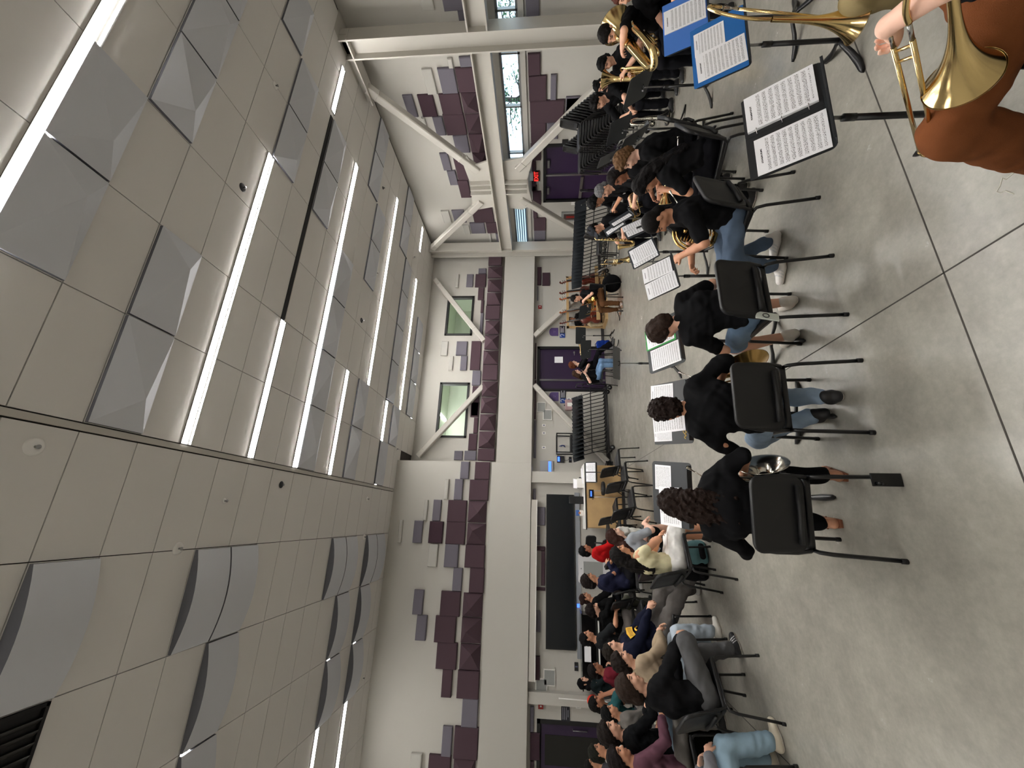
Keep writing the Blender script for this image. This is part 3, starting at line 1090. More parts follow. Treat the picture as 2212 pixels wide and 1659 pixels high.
def chair(x, y, face, label, group='band chairs', z=0.0, tilt=None):
    """face: heading of the seat front, degrees clockwise from the far wall direction"""
    global CHAIR0
    if CHAIR0 is None:
        CHAIR0 = make_chair(label, group)
        o = CHAIR0
    else:
        o = copy_tree(CHAIR0)
        o['label'] = label
        o['group'] = group
    o.location = (x, y, z)
    o.rotation_euler = (tilt or 0, 0, -R(face))
    return o


# ---------------------------------------------------------------- music stands and what lies on them
def page_mat(name, seed, systems=11, title=True):
    m = bpy.data.materials.new(name)
    m.use_nodes = True
    nt = m.node_tree
    b = nt.nodes['Principled BSDF']
    b.inputs['Roughness'].default_value = .8
    N = nt.nodes.new
    Lk = nt.links.new
    tc = N('ShaderNodeTexCoord')
    sp = N('ShaderNodeSeparateXYZ')
    Lk(tc.outputs['Generated'], sp.inputs[0])

    def mth(op, a, b_=None, c=None):
        n = N('ShaderNodeMath')
        n.operation = op
        for i, v in enumerate((a, b_, c)):
            if v is None:
                continue
            if isinstance(v, (int, float)):
                n.inputs[i].default_value = v
            else:
                Lk(v, n.inputs[i])
        return n.outputs[0]
    u, v = sp.outputs[0], sp.outputs[1]
    a = mth('FRACT', mth('MULTIPLY_ADD', v, systems * 1.18, .37 * seed % 1))
    inst = mth('MULTIPLY', mth('GREATER_THAN', a, .2), mth('LESS_THAN', a, .62))
    ln = mth('LESS_THAN', mth('FRACT', mth('MULTIPLY', mth('SUBTRACT', a, .2), 4 / .42)), .2)
    body = mth('MULTIPLY', mth('MULTIPLY', mth('GREATER_THAN', u, .07), mth('LESS_THAN', u, .94)), mth('MULTIPLY', mth('GREATER_THAN', v, .05), mth('LESS_THAN', v, .84 if title else .96)))
    staff = mth('MULTIPLY', mth('MULTIPLY', inst, ln), body)
    mp = N('ShaderNodeMapping')
    mp.inputs['Scale'].default_value = (46, 120, 1)
    mp.inputs['Location'].default_value = (seed * 3.1, seed * 1.7, 0)
    Lk(tc.outputs['Generated'], mp.inputs[0])
    ns = N('ShaderNodeTexNoise')
    ns.inputs['Scale'].default_value = 1
    ns.inputs['Detail'].default_value = 1
    Lk(mp.outputs[0], ns.inputs['Vector'])
    near = mth('MULTIPLY', mth('GREATER_THAN', a, .1), mth('LESS_THAN', a, .74))
    notes = mth('MULTIPLY', mth('MULTIPLY', mth('GREATER_THAN', ns.outputs['Fac'], .57), near), body)
    tit = mth('MULTIPLY', mth('MULTIPLY', mth('GREATER_THAN', u, .3), mth('LESS_THAN', u, .7)), mth('MULTIPLY', mth('GREATER_THAN', v, .9), mth('LESS_THAN', v, .925)))
    tit = mth('MULTIPLY', tit, mth('GREATER_THAN', ns.outputs['Fac'], .45))
    ink = mth('MINIMUM', mth('ADD', mth('ADD', mth('MULTIPLY', staff, .55), notes), tit if title else 0.0), 1.0)
    mx = N('ShaderNodeMix')
    mx.data_type = 'RGBA'
    Lk(ink, mx.inputs[0])
    mx.inputs[6].default_value = lin((240, 240, 244))
    mx.inputs[7].default_value = lin((40, 40, 46))
    Lk(mx.outputs[2], b.inputs['Base Color'])
    return m


PAGES = [page_mat('printed_music_%d' % i, i, (9, 11, 10, 12, 8)[i], i != 3) for i in range(5)]


def desk_matrix(c, yaw, tilt):
    yaw, t = R(yaw), R(tilt)
    n = V((math.sin(yaw), -math.cos(yaw), 0))
    rt = V((math.cos(yaw), math.sin(yaw), 0))
    up = V((0, 0, 1)) * math.cos(t) - n * math.sin(t)
    fn = rt.cross(up)
    return MX(((rt.x, up.x, fn.x, c[0]), (rt.y, up.y, fn.y, c[1]), (rt.z, up.z, fn.z, c[2]), (0, 0, 0, 1)))


def desk_mesh(w=.5, h=.34):
    m = MB()
    m.use(STANDM).prism(rrect(w, h, .03), 'z', -.004, 0)
    m.bb((-w / 2 + .02, -h / 2, 0), (w / 2 - .02, -h / 2 + .004, .05)).bb((-w / 2 + .02, -h / 2, .046), (w / 2 - .02, -h / 2 + .012, .05))
    return m


def stand(c, yaw, tilt, label, w=.5, h=.34, foot=None, turn=0, group='music stands'):
    """music stand whose desk centre is at c; desk face looks along yaw (0 = toward the back of the room)"""
    M_ = desk_matrix(c, yaw, tilt)
    back = M_ @ V((0, -.06, -.03))
    fx, fy = (back.x, back.y) if foot is None else foot
    t = thing('music_stand', label, 'music stand', (fx, fy, 0), 0, group)
    inv = MX.Translation((-fx, -fy, 0))
    d = desk_mesh(w, h).build('desk', t)
    d.matrix_local = inv @ M_
    top = back - V((fx, fy, 0))
    m = MB()
    zj = min(.55, top.z - .2)
    m.use(BLACKM).cyl((0, 0, .05), (0, 0, zj), .0155, 12).cyl((0, 0, zj - .02), (0, 0, zj + .04), .018, 12)
    m.build('post', t)
    m = MB()
    m.use(GREYM).tube([(0, 0, zj + .03), (0, 0, top.z - .12), (top.x, top.y, top.z - .03), tuple(top)], .009, 8)
    m.build('inner_tube', t)
    m = MB()
    loc = inv @ M_
    m.use(BLACKM).tube([loc @ V((-.03, -.06, -.008)), loc @ V((-.03, -.06, -.035)), loc @ V((.03, -.06, -.035)), loc @ V((.03, -.06, -.008))], .008, 6)
    m.use(GREYM).ball(loc @ V((.045, -.06, -.035)), (.013, .013, .013), 8)
    m.build('tilt_bracket', t)
    for k in range(3):
        a = turn + 2 * PI * k / 3
        u_, s_ = V((math.cos(a), math.sin(a), 0)), V((-math.sin(a), math.cos(a), 0))
        l = MB()
        l.use(BLACKM)
        prof = [(.0, .1, .014), (.05, .085, .016), (.12, .05, .02), (.2, .022, .024), (.27, .012, .018), (.295, .009, .004)]
        vs, fs = [], []
        for (r_, z_, w_) in prof:
            o_ = u_ * r_ + V((0, 0, z_))
            vs += [o_ - s_ * w_ - V((0, 0, .009)), o_ + s_ * w_ - V((0, 0, .009)), o_ + s_ * w_ * .7 + V((0, 0, .009)), o_ - s_ * w_ * .7 + V((0, 0, .009))]
        for i in range(len(prof) - 1):
            for k2 in range(4):
                l2 = (k2 + 1) % 4
                fs.append((i * 4 + k2, i * 4 + l2, i * 4 + 4 + l2, i * 4 + 4 + k2))
        fs += [(3, 2, 1, 0), (len(prof) * 4 - 4, len(prof) * 4 - 3, len(prof) * 4 - 2, len(prof) * 4 - 1)]
        l.add(vs, fs, True)
        l.build('leg', t)
    return t, M_


def sheet(M_, x, y, label, w=.215, h=.28, mi=0, rot=0, z=.003, m=None, name='sheet_music', cat='sheet music', group='sheets of music', th=.0016):
    b = MB()
    b.use(m or PAGES[mi])
    b.box((0, 0, 0), (w, h, th))
    o = b.build(name)
    o.matrix_world = M_ @ MX.Translation((x, y, z + th / 2)) @ MX.Rotation(rot, 4, 'Z')
    return tag(o, label, cat, group)


def folder(M_, x, y, w, h, m, label, name='music_folder', z=.0005, th=.004, spine=True, rot=0):
    t = MB()
    t.use(m)
    for s in (-1, 1):
        t.prism([(a + s * w / 4, b_) for a, b_ in rrect(w / 2 - .004, h, .008, 3)], 'z', 0, th)
    if spine:
        t.bb((-.012, -h / 2, 0), (.012, h / 2, th * .7))
    o = t.build(name)
    o.matrix_world = M_ @ MX.Translation((x, y, z)) @ MX.Rotation(rot, 4, 'Z')
    return tag(o, label, 'folder', 'music folders')


# text helper: letters as thin raised geometry
def lettering(txt, size, m, parent, loc, rot, name='lettering', ext=.0006, align='CENTER'):
    cu = bpy.data.curves.new(name, 'FONT')
    cu.body = txt
    cu.size = size
    cu.extrude = ext
    cu.align_x = align
    cu.align_y = 'CENTER'
    cu.materials.append(m)
    tmp = bpy.data.objects.new(name, cu)
    COL.objects.link(tmp)
    me = bpy.data.meshes.new_from_object(tmp.evaluated_get(bpy.context.evaluated_depsgraph_get()))
    bpy.data.objects.remove(tmp)
    me.materials.clear()
    me.materials.append(m)
    me.name = name
    o = bpy.data.objects.new(name, me)
    COL.objects.link(o)
    if parent is not None:
        o.parent = parent
    o.location = loc
    o.rotation_euler = rot
    return o


GOLD = mat('gold_print', (206, 170, 86), .4, .6)
BINDER = mat('black_binder', (24, 26, 30), .4)
GREENF = mat('green_folder', (40, 150, 66), .5)
CREAM = mat('cream_card', (226, 214, 170), .7)

# front row, left to right
t, M_ = stand((.235, 3.38, 1.02), -10, 57, 'music stand in front of the player with long curly hair', h=.38, turn=.5)
sheet(M_, -.1, .02, 'landscape sheet on the stand before the long-haired player, left half', .3, .2, 0, 0.03)
sheet(M_, .12, .08, 'small sheet at upper right of the stand before the long-haired player', .2, .16, 3, -.02, .0012)
t, M_ = stand((.85, 3.175, 1.025), -7, 55, 'music stand in front of the player with short curly hair', h=.36, turn=.2)
f_ = folder(M_, 0, .0, .5, .35, BINDER, 'open black folder with gold script on the stand')
m = MB()
m.use(GOLD).tube(bez([(-.215, -.118, .0045), (-.20, -.108, .0045), (-.19, -.125, .0045), (-.175, -.112, .0045), (-.165, -.128, .0045), (-.15, -.115, .0045), (-.135, -.12, .0045)], 5), .0035, 5)
m.tube(bez([(-.18, -.118, .0045), (-.16, -.1, .0045), (-.135, -.105, .0045)], 5), .0028, 5)
m.bb((-.205, -.14, .004), (-.14, -.136, .0048)).bb((-.18, -.15, .004), (-.165, -.146, .0048)).ball((-.215, -.14, .0042), (.006, .005, .001), 8)
m.build('gold_script', f_)
sheet(M_, -.04, .03, 'large music sheet across the open black folder', .23, .3, 3, .04, .008)
sheet(M_, -.16, .09, 'half-hidden sheet at the left of the open black folder', .13, .17, 1, .0, .0055)
sheet(M_, .16, .08, 'sheet partly behind the short curly hair player head', .16, .22, 2, -.05, .0055)
t, M_ = stand((1.52, 3.30, .99), 4, 50, 'music stand in front of the brown-haired player in jean shorts', h=.35, turn=.1)
sheet(M_, -.13, .0, 'white music page on the stand beside the green folder', .2, .28, 3, .02, .005)
folder(M_, .09, .03, .22, .3, GREENF, 'green folder under music before the brown-haired player', spine=False)
sheet(M_, .09, .03, 'music page lying on the green folder', .19, .27, 1, .02, .006)
t, M_ = stand((2.47, 3.72, .825), 15, 36, 'stand with a wide open white music book, nearest the striped jeans player', turn=.9)
sheet(M_, -.125, .01, 'left page of the open white music book on the middle stand', .235, .32, 1, .03, .004, th=.004)
sheet(M_, .115, .02, 'right page of the open white music book on the middle stand', .225, .31, 0, -.02, .004, th=.004)
t, M_ = stand((3.19, 4.27, .825), 27, 33, 'stand with taped sheets, second behind the horn player in jeans', turn=.3)
sheet(M_, .02, .0, 'pair of taped sheets covering the second stand', .36, .3, 2, .02, .004)
sheet(M_, -.2, .0, 'narrow strip page at the left edge of the second stand', .07, .3, 4, .02, .003)
t, M_ = stand((3.72, 4.44, .83), 32, 24, 'stand with open book and dark pencil pouch, third from the front', turn=.6)
sheet(M_, -.1, .0, 'left page of the book with the orange tab', .2, .3, 4, .02, .004)
sheet(M_, .11, .02, 'right page of the book on the third stand', .2, .3, 0, 0, .004)
p_ = MB()
p_.use(BINDER).bb((-.02, -.07, 0), (.02, .07, .012))
o = p_.build('pencil_case', bevel=.004)
o.matrix_world = M_ @ MX.Translation((-.06, -.06, .008)) @ MX.Rotation(-.1, 4, 'Z')
tag(o, 'slim dark pencil case lying on the open book', 'pencil case')
# near right stands
t, M_ = stand((1.93, 1.56, .84), -6, 37, 'nearest music stand, holding a black ring binder', turn=1.4)
f_ = folder(M_, 0.0, .02, .5, .33, BINDER, 'open black ring binder on the nearest stand')
for k in (-1, 0, 1):
    MB().use(CHROME).tube(arc((.02, k * .11, .006), .02, 0, PI, 8, V((1, 0, 0)), V((0, 0, 1))), .002, 6).build('binder_ring', f_)
st_ = MB()
st_.use(PAPER).box((.135, .0, .009), (.215, .3, .01))
st_.build('page_stack', f_)
sheet(M_, .135, .02, 'right-hand page of the black ring binder, top of its stack', .215, .3, 0, 0, .017)
sheet(M_, -.135, .0, 'left-hand page of the black ring binder', .215, .3, 2, 0, .006)
t, M_ = stand((3.1, 1.93, .865), -8, 29, 'music stand with a bright blue folder, second nearest at right', turn=1.0)
folder(M_, -.0, .01, .49, .33, BLUEF, 'bright blue open folder on the second nearest stand')
sheet(M_, -.10, .0, 'larger music page in the left of the bright blue folder', .22, .3, 1, .03, .006)
sheet(M_, .1, .06, 'shorter music page in the right of the bright blue folder', .19, .19, 4, 0, .005)
t, M_ = stand((3.86, 2.2, .92), -10, 24, 'music stand with a light blue folder, half outside the picture', turn=.2)
folder(M_, -.0, .01, .49, .33, BLUEF2, 'light blue open folder on the half-hidden stand')
sheet(M_, .06, .01, 'stacked music pages in the light blue folder', .22, .31, 0, 0, .006, th=.006)

# other stands in the band, desks turned to their players
OTH = [((4.70, 3.95, .92), 60, 30, 'stand by the tuba player, seen edge on', (1)), ((5.15, 3.62, .9), 75, 32, 'stand between the tuba player and the blue folders', 1),
       ((5.6, 4.55, .95), 78, 25, 'black empty stand before the player bending forward', 0), ((6.1, 5.5, .95), 62, 25, 'black stand before the tall stacks of chairs', 0),
       ((4.35, 5.0, .9), 40, 30, 'stand by the trumpet player in the cap', 1), ((4.62, 5.5, .9), 38, 34, 'stand with a white page, left of the capped trumpet player', 1),
       ((5.35, 9.6, .95), 105, 22, 'black stand facing the far horn player', 0), ((5.25, 10.9, .95), 160, 24, 'black stand to the left of the far seated drummer', 0),
       ((2.33, 5.8, .93), 165, 62, 'low-tilted stand before the flute player, seen edge on', 1), ((4.45, 10.1, .9), 150, 30, 'black stand beside the blue bag by the far door', 0)]
for i, (c, yw, tl, lb, pg) in enumerate(OTH):
    t, M_ = stand(c, yw, tl, lb, turn=i * .7)
    if pg:
        sheet(M_, -.08, .0, 'music page on the ' + lb.split(',')[0], .21, .29, i % 5, .03, .004)

# ---------------------------------------------------------------- carts of nested stands
def stand_cart(loc, rz, n, lab, grp, length):
    t = thing('stand_cart', lab, 'cart', loc, rz)
    m = MB()
    m.use(BLACKM)
    for s in (-.22, .22):
        m.tube([(-length / 2, s, .16), (length / 2, s, .16)], .018, 8)
    for e in (-1, 1):
        m.tube([(e * length / 2, -.22, .16), (e * length / 2, .22, .16)], .018, 8)
    m.tube([(-length / 2, 0, .16), (-length / 2, 0, .62), (length / 2, 0, .62), (length / 2, 0, .16)], .014, 8)
    m.build('cart_frame', t)
    m = MB()
    m.use(BLACKM).tube([(length / 2, -.18, .16), (length / 2 + .02, -.18, .98), (length / 2 + .02, -.14, 1.04), (length / 2 + .02, .14, 1.04), (length / 2 + .02, .18, .98), (length / 2, .18, .16)], .016, 8)
    m.tube([(length / 2 + .015, -.18, .85), (length / 2 + .015, .18, .85)], .012, 8)
    m.build('push_handle', t)
    for e in (-1, 1):
        for s in (-1, 1):
            w_ = MB()
            w_.use(RUBBER).cyl((e * (length / 2 - .1), s * .22 - .02, .07), (e * (length / 2 - .1), s * .22 + .02, .07), .07, 16)
            w_.use(GREYM).cyl((e * (length / 2 - .1), s * .22 - .023, .07), (e * (length / 2 - .1), s * .22 + .023, .07), .025, 10)
            w_.use(BLACKM).cyl((e * (length / 2 - .1), s * .22, .09), (e * (length / 2 - .1), s * .22, .16), .012, 8)
            w_.build('wheel', t)
    base = MX.Translation(loc) @ MX.Rotation(rz, 4, 'Z')
    proto = None
    for i in range(n):
        x = length / 2 - .12 - (length - .2) * i / (n - 1)
        if proto is None:
            s = thing('stored_music_stand', '', 'music stand', (0, 0, 0), 0, grp)
            d = desk_mesh(.5, .33).build('desk', s)
            d.matrix_local = MX.Translation((-.26, -.02, 1.02)) @ desk_matrix((0, 0, 0), 62, 20)
            k_ = MB()
            k_.use(GREYM).ball((-.23, -.05, 1.0), (.014, .014, .014), 8)
            k_.build('knob', s)
            p_ = MB()
            p_.use(BLACKM).tube([(0, 0, .2), (-.1, -.01, .6), (-.22, -.01, 1.0)], .012, 8)
            p_.build('post', s)
            p_ = MB()
            p_.use(BLACKM).tube([(.1, -.2, .19), (.02, -.03, .24), (0, 0, .2), (.02, .03, .24), (.1, .2, .19)], .011, 6)
            p_.build('leg', s)
            proto = s
        else:
            s = copy_tree(proto)
        s['group'] = grp
        s['label'] = 'stored music stand, %s from the right in the %s' % (ORD[i + 1], lab.split(',')[0].replace('long ', ''))
        s.matrix_world = base @ MX.Translation((x, 0, .0))
    return t


stand_cart((2.93, 11.72, 0), 0, 17, 'stand cart at the far wall, filled with nested black stands', 'stands stored on the far cart', 2.0)
stand_cart((8.1, 10.0, 0), R(-52), 22, 'stand cart in the corner, filled with nested black stands', 'stands stored on the corner cart', 2.45)

# ---------------------------------------------------------------- chair trolley with two stacks
def trolley(x, y, face, n, lab, slab, g):
    t = thing('chair_trolley', lab, 'trolley', (x, y, 0), -R(face))
    m = MB()
    m.use(GREYM)
    for s in (-.2, .2):
        m.tube([(s, -.35, .12), (s, .45, .12), (s, .62, .55), (s, .66, .62)], .014, 8)
    m.tube([(-.2, .66, .62), (.2, .66, .62)], .014, 8).tube([(-.2, -.35, .12), (.2, -.35, .12)], .014, 8).tube([(-.2, .3, .12), (.2, .3, .12)], .014, 8)
    m.build('trolley_frame', t)
    for s in (-1, 1):
        for f_ in (-.3, .4):
            w_ = MB()
            w_.use(RUBBER).cyl((s * .2 - .015, f_, .05), (s * .2 + .015, f_, .05), .05, 12)
            w_.use(GREYM).cyl((s * .2, f_, .06), (s * .2, f_, .12), .01, 8)
            w_.build('wheel', t)
    f = V((math.sin(R(face)), math.cos(R(face)), 0))
    for i in range(n):
        p = V((x, y, 0)) + f * (.0 + .036 * i)
        chair(p.x, p.y, face, 'stacked black chair, %s from the bottom of the %s' % (ORD[i + 1], slab), g, .135 + .054 * i)


trolley(7.55, 5.6, -55, 16, 'wheeled metal trolley under the nearer stack of chairs', 'nearer stack by the purple doors', 'chairs in the nearer stack')
trolley(7.95, 6.6, -55, 14, 'wheeled metal trolley under the farther stack of chairs', 'farther stack by the purple doors', 'chairs in the farther stack')
trolley(6.9, 8.9, -60, 2, 'empty-looking metal chair trolley near the corner cart', 'pair near the corner cart', 'chairs on the low trolley')
# ---------------------------------------------------------------- smooth bodies from distance fields
class Field:
    def __init__(s, lo, hi, h):
        s.h = h
        s.lo = np.array(lo, float) - 2 * h
        n = np.ceil((np.array(hi, float) + 2 * h - s.lo) / h).astype(int) + 1
        s.n = n
        s.f = np.full(n, 0.08, np.float32)
        s.ax = [s.lo[i] + h * np.arange(n[i]) for i in range(3)]

    def win(s, lo, hi):
        a = np.maximum(np.floor((np.array(lo) - s.lo) / s.h).astype(int), 0)
        b = np.minimum(np.ceil((np.array(hi) - s.lo) / s.h).astype(int) + 1, s.n)
        if np.any(b <= a):
            return None
        sl = tuple(slice(a[i], b[i]) for i in range(3))
        g = [s.ax[i][sl[i]].reshape([-1 if j == i else 1 for j in range(3)]) for i in range(3)]
        return sl, g

    def blend(s, sl, d, k):
        f = s.f[sl]
        if k <= 0:
            s.f[sl] = np.minimum(f, d)
        else:
            q = np.maximum(k - np.abs(f - d), 0) / k
            s.f[sl] = np.minimum(f, d) - q * q * k * .25

    def cap(s, a, b, ra, rb, k=.02, wide=None):
        """tapered capsule; wide=(unit axis, factor) stretches it along the axis"""
        a, b = np.array(a, float), np.array(b, float)
        R_ = max(ra, rb) * (wide[1] if wide else 1) + k + 2 * s.h
        w = s.win(np.minimum(a, b) - R_, np.maximum(a, b) + R_)
        if w is None:
            return s
        sl, g = w
        P = [g[i] - a[i] for i in range(3)]
        ba = b - a
        if wide:
            x = np.array(wide[0], float)
            c = (P[0] * x[0] + P[1] * x[1] + P[2] * x[2]) * (1 - 1 / wide[1])
            P = [P[i] - x[i] * c for i in range(3)]
            ba = ba - x * (ba @ x) * (1 - 1 / wide[1])
        L = max(ba @ ba, 1e-9)
        t = np.clip((P[0] * ba[0] + P[1] * ba[1] + P[2] * ba[2]) / L, 0, 1)
        d = np.sqrt((P[0] - ba[0] * t) ** 2 + (P[1] - ba[1] * t) ** 2 + (P[2] - ba[2] * t) ** 2) - (ra + (rb - ra) * t)
        s.blend(sl, d, k)
        return s

    def ell(s, c, r, rot=None, k=.02, cut=None):
        """ellipsoid; rot 3x3 with columns = its axes; cut = list of (point, normal) half spaces to keep behind"""
        c = np.array(c, float)
        r = np.array(r, float)
        R_ = r.max() + k + 2 * s.h
        w = s.win(c - R_, c + R_)
        if w is None:
            return s
        sl, g = w
        P = [g[i] - c[i] for i in range(3)]
        if rot is not None:
            Q = [P[0] * rot[0][j] + P[1] * rot[1][j] + P[2] * rot[2][j] for j in range(3)]
        else:
            Q = P
        k0 = np.sqrt((Q[0] / r[0]) ** 2 + (Q[1] / r[1]) ** 2 + (Q[2] / r[2]) ** 2)
        k1 = np.sqrt((Q[0] / r[0] ** 2) ** 2 + (Q[1] / r[1] ** 2) ** 2 + (Q[2] / r[2] ** 2) ** 2) + 1e-9
        d = k0 * (k0 - 1) / k1
        for (pt, nn) in (cut or ()):
            d = np.maximum(d, (g[0] - pt[0]) * nn[0] + (g[1] - pt[1]) * nn[1] + (g[2] - pt[2]) * nn[2])
        s.blend(sl, d, k)
        return s

    def carve(s, pt, nn, lo=None, hi=None):
        w = s.win(lo if lo is not None else s.lo, hi if hi is not None else s.lo + s.n * s.h)
        if w is None:
            return s
        sl, g = w
        s.f[sl] = np.maximum(s.f[sl], (g[0] - pt[0]) * nn[0] + (g[1] - pt[1]) * nn[1] + (g[2] - pt[2]) * nn[2])
        return s

    def noise(s, amp, fr, seed, dirs=5):
        rg = np.random.default_rng(seed)
        x, y, z = s.ax[0][:, None, None], s.ax[1][None, :, None], s.ax[2][None, None, :]
        tot = 0
        for i in range(dirs):
            v = rg.normal(size=3)
            v = v / np.linalg.norm(v) * fr * rg.uniform(.6, 1.5)
            w_ = rg.normal(size=3) * fr * .3
            tot = tot + np.sin(x * v[0] + y * v[1] + z * v[2] + rg.uniform(0, 6.3) + 1.6 * np.sin(x * w_[0] + y * w_[1] + z * w_[2]))
        s.f = (s.f + np.where(s.f < .05, amp / dirs ** .5 * tot, 0)).astype(np.float32)
        return s

    def mesh(s):
        f, n = s.f, s.n
        ins = f < 0
        c = np.zeros(tuple(n - 1), np.uint8)
        for i in (0, 1):
            for j in (0, 1):
                for k in (0, 1):
                    c += ins[i:n[0] - 1 + i, j:n[1] - 1 + j, k:n[2] - 1 + k]
        act = (c > 0) & (c < 8)
        idx = np.full(act.shape, -1, np.int64)
        A = np.argwhere(act)
        idx[act] = np.arange(len(A))
        acc = np.zeros((len(A), 3))
        cnt = np.zeros(len(A))
        offs = [(i, j, k) for i in (0, 1) for j in (0, 1) for k in (0, 1)]
        val = {o: f[A[:, 0] + o[0], A[:, 1] + o[1], A[:, 2] + o[2]] for o in offs}
        for o in offs:
            for ax in range(3):
                if o[ax] == 0:
                    o2 = tuple(1 if q == ax else o[q] for q in range(3))
                    a, b = val[o], val[o2]
                    m = (a < 0) != (b < 0)
                    t = np.where(m, a / np.where(m, a - b, 1), 0)
                    p = np.zeros((len(A), 3))
                    for q in range(3):
                        p[:, q] = o[q]
                    p[:, ax] = t
                    acc[m] += p[m]
                    cnt[m] += 1
        v = (A + acc / np.maximum(cnt, 1)[:, None]) * s.h + s.lo
        F = []
        for ax in range(3):
            u, w = (ax + 1) % 3, (ax + 2) % 3
            sl0 = [slice(1, n[q] - 1) for q in range(3)]
            sl0[ax] = slice(0, n[ax] - 1)
            sl1 = list(sl0)
            sl1[ax] = slice(1, n[ax])
            a, b = ins[tuple(sl0)], ins[tuple(sl1)]
            E = np.argwhere(a != b)
            if not len(E):
                continue
            for q in (u, w):
                E[:, q] += 1
            up = ins[E[:, 0], E[:, 1], E[:, 2]]
            def at(du, dw):
                e = E.copy()
                e[:, u] -= du
                e[:, w] -= dw
                return idx[e[:, 0], e[:, 1], e[:, 2]]
            q = np.stack([at(1, 1), at(0, 1), at(0, 0), at(1, 0)], 1)
            q[~up] = q[~up][:, ::-1]
            F.append(q)
        F = np.concatenate(F) if F else np.zeros((0, 4), int)
        return v, F[(F >= 0).all(1)]


def field_obj(name, fld, mats, parent=None, region=None):
    v, F = fld.mesh()
    me = bpy.data.meshes.new(name)
    me.vertices.add(len(v))
    me.vertices.foreach_set('co', v.astype(np.float32).ravel())
    me.loops.add(F.size)
    me.loops.foreach_set('vertex_index', F.astype(np.int32).ravel())
    me.polygons.add(len(F))
    me.polygons.foreach_set('loop_start', np.arange(0, F.size, 4, dtype=np.int32))
    me.polygons.foreach_set('loop_total', np.full(len(F), 4, np.int32))
    for m in mats:
        me.materials.append(m)
    if region is not None:
        me.polygons.foreach_set('material_index', region(v[F].mean(1)).astype(np.int32))
    me.polygons.foreach_set('use_smooth', np.ones(len(F), bool))
    me.update(calc_edges=True)
    me.validate()
    o = bpy.data.objects.new(name, me)
    COL.objects.link(o)
    if parent is not None:
        o.parent = parent
    return o


def cloth(rgb, rough=.9, name=None):
    return mat(name or 'cloth_%d_%d_%d' % rgb, rgb, rough, var=.12, vscale=9, bump=.25, bscale=420, spec=.08)


def skinm(rgb):
    return mat('skin_%d_%d_%d' % rgb, rgb, .55, var=.06, vscale=14, spec=.35)


def hairm(rgb):
    return mat('hair_%d_%d_%d' % rgb, tuple(int(v * .8) for v in rgb), .6, bump=.5, bscale=160, var=.3, vscale=60, spec=.12)


SK = {'light': (222, 172, 146), 'tan': (196, 142, 112), 'brown': (158, 106, 80), 'dark': (124, 80, 60), 'pale': (232, 188, 166)}
N3 = lambda p: np.array([p[0], p[1], p[2]], float)


def unit(v):
    v = np.array(v, float)
    return v / max(np.linalg.norm(v), 1e-9)


def ik(S, T, a, b, pole):
    S, T = N3(S), N3(T)
    d = T - S
    L = np.linalg.norm(d)
    if L > (a + b) * .995:
        T = S + d / L * (a + b) * .995
        d = T - S
        L = np.linalg.norm(d)
    L = max(L, abs(a - b) + .02)
    u = d / max(np.linalg.norm(d), 1e-6)
    x = (a * a - b * b + L * L) / (2 * L)
    hgt = math.sqrt(max(a * a - x * x, 0))
    p = np.array(pole, float)
    p = unit(p - u * (p @ u))
    return S + u * x + p * hgt, T


def hand(F, W, d, nrm, side, curl, k=.004, r=.0085, sc=1.0):
    """palm and five fingers from the wrist W along d; nrm = direction the palm faces"""
    d = unit(d)
    nrm = unit(np.array(nrm, float) - d * (np.array(nrm, float) @ d))
    lat = np.cross(d, nrm) * side
    F.cap(W, W + d * .05 * sc, .022 * sc, .02 * sc, .012, (lat, 1.25))
    F.cap(W + d * .035 * sc, W + d * .078 * sc, .017 * sc, .0145 * sc, .008, (lat, 2.2))
    for i, (o, L) in enumerate(((-.030, .066), (-.010, .076), (.010, .072), (.029, .056))):
        p = W + d * (.085 - .004 * abs(i - 1)) * sc + lat * o * sc
        a = curl * (.75 + .12 * i)
        for j, q in enumerate((.45, .32, .23)):
            dd = unit(d * math.cos(a) + nrm * math.sin(a) + lat * (o * 1.5))
            e = p + dd * L * q * sc
            F.cap(p, e, r * sc * (1 - .1 * j), r * sc * (.92 - .1 * j), k)
            p = e
            a += curl * 1.05
    p = W + d * .03 * sc - lat * .03 * sc
    q = p + unit(d * .75 - lat * .55 + nrm * .4) * .038 * sc
    F.cap(p, q, .0125 * sc, .0105 * sc, .006)
    F.cap(q, q + unit(d * .9 - lat * .1 + nrm * (.3 + .3 * curl)) * .032 * sc, .0102 * sc, .0085 * sc, k)


